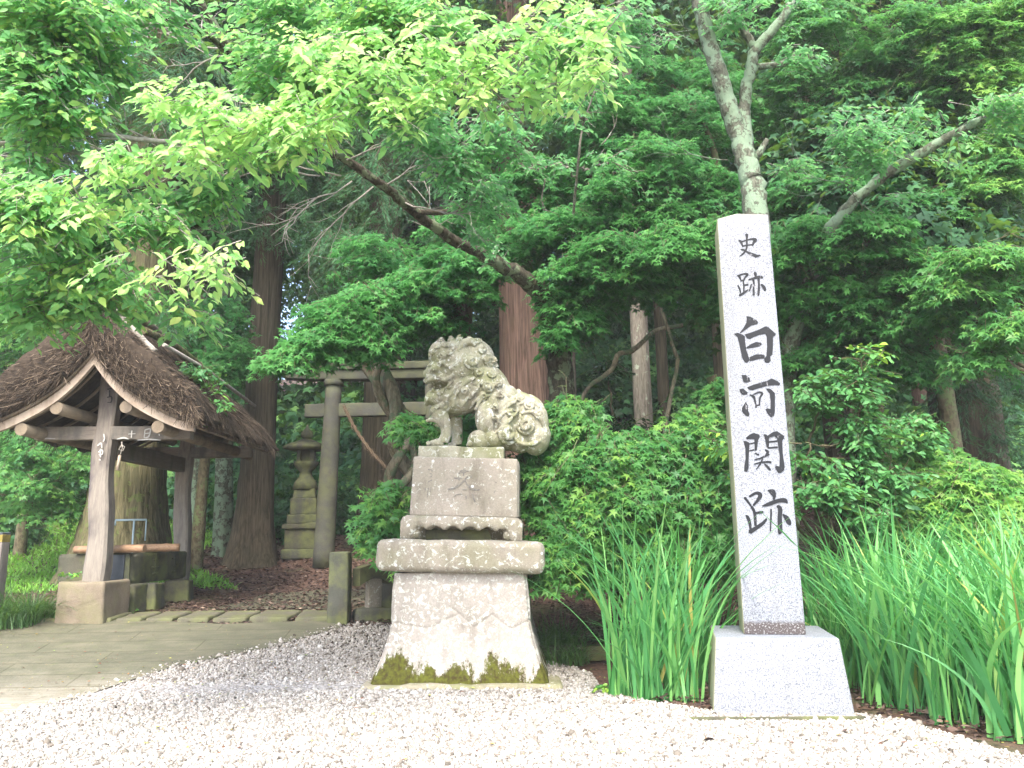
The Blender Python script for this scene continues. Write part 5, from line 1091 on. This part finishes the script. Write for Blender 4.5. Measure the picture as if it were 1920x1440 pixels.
tree('maple_shrub', 'bright low maple sloping down behind the right hand irises', 'maple shrub', ground_at(1850, 9.9), [(1720, 880, 70, 36, 9.9, 60, .6), (1800, 920, 100, 50, 9.5, 120, .75), (1880, 970, 90, 50, 9.2, 110, .8), (1780, 990, 90, 50, 9.3, 90, .7), (1700, 820, 60, 30, 10.2, 38, .4), (1920, 1030, 60, 40, 9, 50, .8), (1840, 1040, 90, 40, 9.2, 60, .6)], 'maple', M['maplelit'], M['bark_maple'], tr=.05)
tree('shrub', 'leafy shrub with pointed leaves right behind the granite pillar', 'shrub', ground_at(1560, 9.6), [(1540, 740, 60, 36, 9.3, 42, .5), (1600, 720, 60, 50, 9.2, 46, .5), (1520, 830, 80, 50, 9.1, 75, .45), (1620, 810, 80, 50, 9.2, 80, .5), (1540, 920, 80, 50, 8.9, 72, .45), (1650, 900, 80, 50, 9.1, 72, .45), (1720, 810, 60, 36, 9.5, 36, .5), (1600, 980, 70, 36, 8.9, 45, .4), (1620, 665, 16, 24, 9, 6, .95), (1360, 830, 30, 26, 9.2, 12, .85), (1370, 930, 30, 50, 9.2, 22, .6)], 'broad', M['broad'], M['bark_maple'], tr=.04)
tree('maple_sapling', 'small light maple sapling in front of the torii left of the pedestal block', 'maple sapling', ground_at(745, 11.2), [(735, 940, 40, 26, 10.6, 22, .5), (715, 1000, 34, 30, 10.5, 20, .5), (750, 1000, 26, 40, 10.5, 18, .45), (700, 940, 26, 12, 10.4, 8, .55)], 'maple', M['maplelit'], M['bark_maple'], tr=.02)
tree('maple_sapling', 'small maple twig showing behind the front legs of the lion', 'maple sapling', ground_at(850, 10.4), [(765, 792, 34, 9, 10.2, 10, .5), (800, 800, 30, 9, 10.1, 9, .5), (870, 800, 22, 22, 10.2, 12, .4), (900, 1000, 60, 12, 9.9, 16, .5), (880, 830, 22, 22, 10.2, 9, .4)], 'maple', M['maplelit'], M['bark_maple'], tr=.02)
tree('camellia_bush', 'dark glossy camellia bush below the grey trunk', 'bush', ground_at(1170, 12.8), [(1170, 815, 60, 30, 12.2, 70, .5), (1130, 870, 60, 40, 12.4, 60, .4), (1140, 690, 40, 16, 13.2, 16, .5)], 'broad', M['gloss'], M['bark_maple'], tr=.04)
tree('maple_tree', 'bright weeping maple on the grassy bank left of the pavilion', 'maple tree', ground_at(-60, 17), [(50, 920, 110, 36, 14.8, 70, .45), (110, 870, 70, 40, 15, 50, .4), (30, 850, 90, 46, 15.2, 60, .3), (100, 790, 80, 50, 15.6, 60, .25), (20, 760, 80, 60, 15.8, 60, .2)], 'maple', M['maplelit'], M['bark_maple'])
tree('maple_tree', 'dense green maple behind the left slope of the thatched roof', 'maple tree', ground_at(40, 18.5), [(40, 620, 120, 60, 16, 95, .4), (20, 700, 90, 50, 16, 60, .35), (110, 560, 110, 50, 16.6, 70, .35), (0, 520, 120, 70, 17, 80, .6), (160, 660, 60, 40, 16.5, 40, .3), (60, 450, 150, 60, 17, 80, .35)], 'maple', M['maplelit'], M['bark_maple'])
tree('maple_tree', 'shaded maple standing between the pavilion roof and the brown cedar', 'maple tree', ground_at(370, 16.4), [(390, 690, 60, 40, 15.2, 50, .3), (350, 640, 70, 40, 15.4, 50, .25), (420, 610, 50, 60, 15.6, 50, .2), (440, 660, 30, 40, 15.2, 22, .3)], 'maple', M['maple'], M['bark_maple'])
tree('roof_fern', 'green fern like seedlings sprouting from the right slope of the thatch', 'plant', P(380, 740, 12.2), [(370, 705, 46, 26, 12.1, 22, .4), (398, 755, 28, 26, 11.9, 16, .6), (345, 690, 36, 16, 12.3, 12, .35)], 'broad', M['broad'], M['bark_maple'], tr=.012, reach=False)

# ------------------------------------------------------------ twisted vine
vb = ground_at(735, 13.4); vt = empty('twisted_vine', vb, 'thick grey vine trunks twisted together before the torii', 'vine'); 
zz0 = vb[2]; 
for k, (ph, r) in enumerate(((0, .10), (2.1, .085), (4.2, .07))):
    a = Acc(); pts = []; rr = []
    for t in np.linspace(0, 1, 60):
        py = 930 - 400 * t; c_ = P(752 - 55 * t + 22 * math.sin(t * 6.3), py, 13.2); an = ph + t * 12; am = .17 + .07 * math.sin(t * 9 + k)
        pts.append(c_ + np.array([math.cos(an) * am, math.sin(an) * am, 0]) - vb); rr.append(r * (1 + .2 * math.sin(t * 15 + k)))
    tube(a, pts, rr, 14, .05, True, 3, .10); a.build('stem', M['vine'], vt)
a = Acc(); c_ = [P(752, 925, 13.2), P(760, 960, 13.2), P(762, 1040, 13.3)]; tube(a, np.array(c_) - vb, [.2, .17, .26], 14, .06); a.build('root_stem', M['vine'], vt)

# ------------------------------------------------------------ trunks of the cedar wood
def big_trunk(name, label, cat, px, dep, rad_px, bark, lean=0., H=24, flare=1.8, ridges=9, crown_l=None, group=None, base=None, wy=900, rz1=.55, fl=0.9):
    c_ = P(px, wy, dep); g0 = float(ground_z(c_[0], dep)); o = np.array([c_[0], dep, g0 - .15]); t = empty(name, o, label, cat, 0, group); a = Acc(); V = []; seg = 36; ph = rng.uniform(0, 6, 4)
    zs = np.concatenate([np.linspace(0, 2.2, 14), np.linspace(2.6, H, 22)]); r0 = rad_px * dep / F; an = np.linspace(0, 2 * math.pi, seg, endpoint=False)
    for z in zs:
        r = r0 * (1 - (1 - rz1) * z / H) * (1 + (flare - 1) * math.exp(-z / fl)); e = math.exp(-z / (fl * 1.4))
        rr = r * (1 + (.05 + .14 * e) * np.cos(5 * an + ph[0]) * .6 + .05 * e * np.cos(3 * an + ph[1]) + .028 * np.cos(ridges * an + ph[2] + .3 * np.sin(z)) + .015 * rng.normal(size=seg))
        V.append(np.stack([rr * np.cos(an) + lean * z, rr * np.sin(an), np.full(seg, z)], -1))
    n2 = len(zs); i = np.arange(n2 - 1)[:, None] * seg; j = np.arange(seg)[None]; j2 = (j + 1) % seg
    a.add(np.concatenate(V), [np.stack([i + j, i + j2, i + seg + j2, i + seg + j], -1).reshape(-1, 4)]); a.build('trunk', bark, t)
    if crown_l:
        tw_ = Acc(); crown(t, 'cedar', M['cedar'], crown_l, 'foliage', tw_, -.6, 1., o); tw_.build('branches', bark, t)['kind'] = 'stuff'
    # high crown, above the view
    p, out = [], []
    zc = H * .62; n3 = 1100 if dep < 21 else 420
    zz_ = rng.uniform(min(8.5, H * .6), H, n3); th = rng.uniform(0, 6.28, n3); rr = (H + 2 - zz_) / H * 4.2 * np.sqrt(rng.random(n3)) + .3
    p = np.stack([rr * np.cos(th) + lean * zz_, rr * np.sin(th), zz_], -1) + o; out = np.stack([np.cos(th), np.sin(th), zz_ * 0], -1)
    q = sprays(p, out, 'far', .35, .75 if dep < 21 else 1.5, 0.); scatter('crown', *STY['far']['t'], q[0] - o, q[1], q[2], q[3], M['far'], t)
    return t
big_trunk('cedar_tree', 'straight brown cedar with flared root right of the pavilion roof', 'cedar tree', 478, 17.2, 31, M['bark_cedar'], .012, crown_l=[(500, 430, 90, 40, 16, 60, .5), (590, 420, 60, 50, 15.6, 45, .45), (420, 380, 100, 40, 15.5, 50, .4), (560, 340, 100, 50, 15.5, 60, .35)], wy=920, fl=.7, flare=1.75)
big_trunk('cedar_tree', 'massive old ribbed cedar trunk directly behind the wash pavilion', 'cedar tree', 243, 15.4, 62, M['bark_old'], .004, flare=1.75, ridges=15, wy=850, fl=.9, crown_l=[(330, 110, 110, 60, 12.5, 75, .35), (250, 170, 110, 60, 12.5, 70, .4), (330, 220, 120, 50, 12, 75, .5), (420, 230, 90, 50, 12.5, 60, .5), (300, 620, 40, 30, 13.2, 24, .5), (330, 590, 36, 30, 13.4, 20, .5)])
big_trunk('cedar_tree', 'large reddish fibrous cedar trunk rising behind the lion', 'cedar tree', 984, 19.5, 50, M['bark_red'], -.006, flare=1.25, ridges=17, wy=650, crown_l=[(760, 430, 110, 50, 15, 85, .4), (700, 340, 100, 60, 15, 85, .35), (820, 300, 90, 70, 15.5, 80, .35), (650, 460, 80, 40, 15, 50, .4), (950, 130, 100, 60, 16, 50, .3), (930, 230, 90, 50, 16, 50, .3)])
big_trunk('cedar_tree', 'dark cedar trunk seen through the torii', 'cedar tree', 715, 18.6, 36, M['bark_cedar'], 0., flare=1.6, wy=900, crown_l=[(700, 250, 130, 50, 15.5, 90, .35), (600, 260, 100, 50, 15.5, 60, .35)])
big_trunk('pine_tree', 'slim grey trunk standing in the gap over the low maple', 'tree', 1202, 17.5, 18, M['bark_grey'], 0., flare=1.1, wy=700)
big_trunk('cedar_tree', 'brown trunk just left of the granite pillar top', 'cedar tree', 1352, 21, 19, M['bark_cedar'], 0., flare=1.2, wy=620)
big_trunk('cedar_tree', 'brown trunk behind the shrub at the right of the granite pillar', 'cedar tree', 1558, 16.5, 22, M['bark_cedar'], 0., flare=1.2, wy=700)
big_trunk('cedar_tree', 'thin brown trunk next to the one behind the shrub', 'cedar tree', 1592, 18.5, 14, M['bark_cedar'], 0., flare=1.2, wy=700)
big_trunk('cedar_tree', 'very dark huge cedar trunk at the right behind the sloping maple', 'cedar tree', 1815, 15.5, 62, M['bark_cedar'], 0., flare=1.3, wy=800, crown_l=[(1800, 740, 70, 50, 14.2, 50, .0), (1900, 720, 60, 60, 14.2, 50, .0), (1880, 820, 40, 30, 14.4, 20, .1), (1800, 640, 90, 50, 14, 50, .05)])
big_trunk('cedar_tree', 'pale distant trunk above the lion head', 'tree', 826, 24, 16, M['bark_grey'], 0., flare=1.1, wy=620)
big_trunk('cedar_tree', 'thin distant reddish trunk beside the lion mane', 'tree', 872, 25, 9, M['bark_cedar'], 0., flare=1.1, wy=620)
big_trunk('birch_tree', 'pale blotched young trunk on the bank between pavilion and cedar', 'tree', 374, 19.5, 9, M['bark_lichen'], -.05, H=12, flare=1.2, wy=900)
big_trunk('lichen_tree', 'grey lichened trunk next to the flared cedar root', 'tree', 425, 18.2, 16, M['bark_lichen'], -.04, H=14, flare=1.3, wy=930)
big_trunk('cedar_tree', 'short dark trunk on the leafy slope right of the grey trunk', 'cedar tree', 1245, 22, 11, M['bark_cedar'], 0., flare=1.1, wy=740)
big_trunk('cedar_tree', 'tall shaded trunk in the upper right wood', 'cedar tree', 1715, 20, 20, M['bark_red'], 0., flare=1.1, wy=600)
big_trunk('cedar_tree', 'shaded trunk rising at the top right of the granite pillar', 'cedar tree', 1545, 21, 14, M['bark_red'], 0., flare=1.1, wy=300)
big_trunk('maple_tree', 'thin maple trunk emerging from the shrub at the right', 'tree', 1648, 13, 9, M['bark_maple'], 0., H=8, flare=1.2, wy=760)
# curling vines in the gap
cv = empty('curling_vine', P(1190, 870, 12.5), 'bare looping vine branches hanging in the gap beside the grey trunk', 'vine'); o0 = P(1190, 870, 12.5)
a = Acc()
limb(a, [(1280, 610, 13, 4), (1230, 620, 13, 4.5), (1190, 655, 12.8, 5), (1160, 665, 12.6, 5), (1145, 695, 12.5, 5), (1105, 725, 12.4, 4), (1088, 755, 12.4, 3)], o0=o0, jit=.03)
limb(a, [(1235, 560, 12.5, 3), (1262, 650, 12.4, 3.5), (1270, 680, 12.4, 4), (1258, 740, 12.3, 4), (1248, 800, 12.2, 4), (1245, 825, 12.2, 4), (1258, 842, 12.2, 4), (1215, 870, 12.1, 5), (1180, 877, 12.1, 4)], o0=o0, jit=.03)
a.build('stem', M['vine'], cv)
a = Acc()
rk = stone('boulder', (1.0, .8, .55), M['darkstone'], None, (float(P(1250, 810, 15.5)[0]), 15.6, float(ground_z(P(1250, 810, 15.5)[0], 15.6)) - .1), .2, (.8, .8), .03, 10, (0, 0, .3), 8, 5)
tag(rk, 'dark rounded boulder behind the looping vine', 'boulder')

# ------------------------------------------------------------ far wood
def far_tree(H, R0, z0, n_, base, size, barkm, name='forest_tree'):
    t = empty(name, (0, 0, 0), None, None); a = Acc(); tube(a, [(0, 0, 0), (.1, 0, H * .4), (0, 0, H * .95)], [R0, R0 * .75, .06], 10, .04); a.build('trunk', barkm, t)
    zz_ = z0 + (H - z0) * rng.random(n_) ** .9; th = rng.uniform(0, 6.28, n_); mr = 3.4 * np.sin(np.clip((zz_ - z0) / (H - z0), .04, 1) * 2.6) ** .6 * (1 - .5 * (zz_ - z0) / (H - z0)) + .3
    rr = mr * np.sqrt(rng.random(n_)) * (1 + .25 * np.sin(th * 3 + zz_)); p = np.stack([rr * np.cos(th), rr * np.sin(th), zz_], -1); p = p[gapn(p, 1.5, .7) > -.8]
    out = np.concatenate([p[:, :2] / (np.linalg.norm(p[:, :2], axis=1)[:, None] + .1), np.zeros((len(p), 1))], 1); q = sprays(p, out, 'far', base, size, .0)
    scatter('crown', *STY['far']['t'], q[0], q[1], q[2], q[3], M['far'], t); return t
def copy_tree(t, loc, rz_, s_, label, cat, group):
    c = t.copy(); COL.objects.link(c); c.location = loc; c.rotation_euler = (0, 0, rz_); c.scale = (s_, s_, s_); tag(c, label, cat, group)
    for ch in t.children: d = ch.copy(); COL.objects.link(d); d.parent = c
    return c
protos = [far_tree(22, .32, 2.2, 1700, .3, 1., M['bark_cedar']), far_tree(18, .24, 1.0, 1500, .5, .9, M['bark_grey'])]
shp = []
for b_, sz in ((.45, .62), (.75, .5)):
    t = empty('forest_bush', (0, 0, 0), None, None); p = rng.normal(size=(420, 3)); p /= np.linalg.norm(p, axis=1)[:, None]; p *= (rng.random(420) ** .4)[:, None] * np.array([1.5, 1.4, 1.3]); p[:, 2] = np.abs(p[:, 2]) + .1
    q = sprays(p, p, 'far', b_, sz, .2); scatter('foliage', *STY['far']['t'], q[0], q[1], q[2], q[3], M['far'], t); shp.append(t)
k = 0
for row, (yy, n2) in enumerate(((27, 6), (33, 9), (40, 11), (49, 13), (60, 15))):
    for i in range(n2):
        x = ((i + .5) / n2 * 2 - 1) * (.80 * yy + 2) + random.uniform(-1.5, 1.5); y2 = yy + random.uniform(-2, 2)
        if row == 0 and (-1.5 < x < 2.2): continue
        copy_tree(protos[k % 2], (x, y2, float(ground_z(x, y2)) - .3), random.uniform(0, 6), random.uniform(.9, 1.25), 'dense green tree in the deep shade of the hillside wood', 'forest tree', 'trees of the far wood'); k += 1
for (px, dd_, sc_) in [(560, 20.5, 1.), (600, 25, 1.6), (680, 25, 1.7), (870, 23.5, 1.6), (950, 24, 1.6), (1330, 22.5, 1.2), (1480, 24, 1.6), (1600, 22, 1.5), (1800, 23, 1.6), (1900, 24, 1.8), (520, 22, 1.2), (640, 22, 1.1), (800, 21, 1.2), (700, 23, 1.3), (900, 22.5, 1.2), (1090, 21, .9), (1130, 24, 1.5), (1180, 26, 1.6), (1290, 25.5, 1.3), (1380, 24, 1.2), (1450, 19, 1.), (1500, 21, 1.3), (1640, 18, 1.), (1760, 20, 1.2), (1700, 17.5, .8), (1940, 17, 1.2), (1870, 20, 1.3), (2020, 18, 1.4), (-80, 21, 1.3), (30, 24, 1.4), (140, 25, 1.4), (330, 25, 1.3), (420, 24, 1.2), (-10, 19.5, .9), (460, 27, 1.5), (250, 28, 1.6), (1000, 27, 1.6), (1420, 29, 1.8), (1560, 26, 1.6), (1240, 32, 1.8), (1150, 31, 1.8), (830, 24, 1.9), (760, 26, 2.), (900, 26, 2.), (480, 24, 1.6), (1030, 24, 1.2), (380, 28, 2.), (640, 27, 2.), (800, 31, 2.4), (860, 30, 2.2), (920, 31, 2.4), (980, 32, 2.4), (560, 31, 2.4), (500, 30, 2.4), (620, 32, 2.4), (700, 31, 2.3), (740, 29, 2.), (1060, 30, 2.2), (440, 31, 2.4), (1350, 31, 2.), (100, 31, 2.4), (200, 32, 2.4)]:
    x = float(P(px, 900, dd_)[0]); copy_tree(shp[k % 2], (x, dd_, float(ground_z(x, dd_)) - .2), random.uniform(0, 6), sc_, 'rounded green undergrowth bush on the wooded slope', 'bush', 'undergrowth bushes on the slope'); k += 1
for t in protos + shp:
    for ch in list(t.children): bpy.data.objects.remove(ch)
    bpy.data.objects.remove(t)

# ------------------------------------------------------------ grass, sedge, irises
def blades(name, roots, hts, wid, mat, parent, o0, bend=.5, seg=6, rnd=None, lean=.25):
    n_ = len(roots); t = np.linspace(0, 1, seg + 1); az = rng.uniform(0, 2 * math.pi, n_); bd = np.abs(rng.normal(bend, bend * .5, n_)); ln_ = np.abs(rng.normal(0, lean, n_))
    side = np.stack([-np.sin(az + rng.normal(0, .6, n_)), np.cos(az + rng.normal(0, .6, n_)), np.zeros(n_)], -1); dr = np.stack([np.cos(az), np.sin(az), np.zeros(n_)], -1)
    hor = (ln_[:, None] * t + bd[:, None] * t ** 3) * hts[:, None]; ver = hts[:, None] * (t - .5 * np.clip(bd - .25, 0, 2)[:, None] * t ** 3)
    c_ = roots[:, None] + dr[:, None] * hor[..., None] + np.array([0, 0, 1.]) * ver[..., None]
    w_ = wid * rng.uniform(.6, 1.25, n_)[:, None] * (np.sin(np.pi * np.clip(t * .62 + .38, 0, 1)) ** .6)[None] / 2; w_[:, -1] = .001
    L = c_ - side[:, None] * w_[..., None]; Rr = c_ + side[:, None] * w_[..., None]; V = np.stack([L, Rr], 2).reshape(n_, -1, 3) - o0
    f = np.array([(2 * k_, 2 * k_ + 1, 2 * k_ + 3, 2 * k_ + 2) for k_ in range(seg)]); m2 = 2 * (seg + 1)
    rn = rng.random(n_) * .9 if rnd is None else rnd
    return mesh_np(name, V.reshape(-1, 3), [(f[None] + (np.arange(n_) * m2)[:, None, None]).reshape(-1, 4)], mat, parent, np.repeat(rn, seg), True)
n_ = 26000; x = rng.uniform(-13, -3.8, n_); y = rng.uniform(14.2, 25, n_); k = (x < -.40 * y + .4 + .5 * np.sin(y)) ; x, y = x[k], y[k]; n_ = len(x)
tag(tag(blades('grass', np.stack([x, y, ground_z(x, y) - .03], -1), rng.uniform(.06, .18, n_), .03, M['grass'], None, np.zeros(3), .5, 3, None, .5), kind='stuff'), 'bright green ground cover on the bank behind the pavilion', 'grass')
n_ = 5000; x = rng.uniform(2.2, 5, n_); y = rng.uniform(19, 23, n_)
x = rng.uniform(2.0, 5.5, n_); y = rng.uniform(17.5, 21, n_); tag(tag(blades('bamboo_grass', np.stack([x, y, ground_z(x, y) - .03], -1), rng.uniform(.15, .4, n_), .05, M['sedge'], None, np.zeros(3), .7, 4, None, .5), kind='stuff'), 'pale dwarf bamboo grass on the slope behind the low maple', 'grass')
for k, (px, py, dd_, n_, hh, lab) in enumerate([(30, 1150, 10.9, 420, .62, 'dark tuft of sedge at the left of the pavilion footing'), (75, 1152, 11.2, 260, .45, 'smaller tuft of sedge tight against the pavilion footing'), (-30, 1150, 11.1, 260, .55, 'sedge tuft at the left edge of the view'), (1060, 1190, 9.7, 260, .4, 'sedge tuft behind the kerb stone right of the pedestal'), (1040, 1150, 10.2, 300, .5, 'shaded sedge tuft close behind the lion pedestal')]):
    q = P(px, py, dd_); o = np.array([q[0], q[1], float(ground_z(q[0], q[1])) - .02]); r = np.sqrt(rng.random(n_)) * .28; th = rng.uniform(0, 6.28, n_)
    ro = o + np.stack([r * np.cos(th), r * np.sin(th), np.zeros(n_)], -1); t = blades('sedge_tuft', ro, rng.uniform(.6, 1.1, n_) * hh, .012, M['sedge'], None, o, .9, 6, None, .4); t.location = o; tag(t, lab, 'sedge')
def iris(px, py_d, n_, hh, lab, group, spread=.16):
    q = P(px, 1200, py_d); o = np.array([q[0], py_d, float(ground_z(q[0], py_d)) - .02]); n_ = int(n_ * 1.6); r = np.sqrt(rng.random(n_)) * spread; th = rng.uniform(0, 6.28, n_); ro = o + np.stack([r * np.cos(th) * 1.3, r * np.sin(th), np.zeros(n_)], -1)
    n_ = len(ro); t = blades('iris_clump', ro, rng.uniform(.45, 1.1, n_) * hh, .031, M['iris'], None, o, .34, 9, np.where(rng.random(n_) < .04, rng.uniform(.93, 1, n_), rng.random(n_) * .92), .26); t.location = o; tag(t, lab, 'iris', group)
for k, (px, d, n_) in enumerate([(1165, 8.2, 20), (1210, 8.0, 22), (1255, 8.1, 20), (1280, 7.95, 18), (1190, 8.7, 20), (1250, 8.8, 22), (1300, 8.7, 24), (1335, 9.3, 24), (1225, 9.3, 18), (1290, 9.4, 18)]):
    iris(px, d, n_, 1.72, 'tall green iris clump left of the granite pillar', 'iris clumps left of the pillar', .12)
k = 0
for row, d in enumerate((9.4, 8.9, 8.35, 7.8, 7.25, 6.8, 6.45)):
    x0 = (1500, 1540, 1600, 1650, 1710, 1790, 1880)[row]
    for px in np.arange(x0, 2080, 62 - row * 1): iris(px + random.uniform(-14, 14), d + random.uniform(-.15, .15), 32, 1.62 + .14 * math.sin(px * .02), 'arching green iris clump in the dense bed right of the granite pillar', 'iris clumps right of the pillar', .18); k += 1
for k, (px, py, lab) in enumerate([(1012, 1275, 'tiny bright weed at the right foot of the lion pedestal'), (1130, 1300, 'little round leaved weed at the left corner of the iris bed'), (240, 1150, 'small weed at the base of the pavilion footing'), (150, 1065, 'small weed growing beside the pavilion post on the footing')]):
    q = G(px, py); 
    if k == 3: q = P(138, 1085, 11.3)
    p = q + rng.normal(0, .05, (5, 3)) * np.array([1, 1, .3]) + np.array([0, 0, .06]); s = sprays(p, rng.normal(0, 1, (5, 3)), 'broad', .9, .35, .3)
    t = scatter('weed', *CHERRY, s[0] - q, s[1], s[2] * 1.0, s[3], M['broad']); t.location = q; tag(t, lab, 'weed')

# ------------------------------------------------------------ haze volume added to lift the shadows
def added_haze():
    x0, x1, y0, y1, z0, z1 = -66, 66, -21, 92, -1.2, 52
    bm = bmesh.new(); bmesh.ops.create_cube(bm, size=1)
    for v in bm.verts: v.co = Vector((x0 if v.co.x < 0 else x1, y0 if v.co.y < 0 else y1, z0 if v.co.z < 0 else z1))
    m_ = bpy.data.materials.new('shadow_lift_haze'); m_.use_nodes = True; nt_ = m_.node_tree
    nt_.nodes.remove(nt_.nodes['Principled BSDF']); pv = nt_.nodes.new('ShaderNodeVolumePrincipled')
    pv.inputs['Color'].default_value = (.9, .95, .95, 1); pv.inputs['Density'].default_value = HAZE; nt_.links.new(pv.outputs[0], nt_.nodes['Material Output'].inputs['Volume'])
    tag(bm_obj('added_haze', bm, m_), kind='stuff')
HAZE = .0014
added_haze()
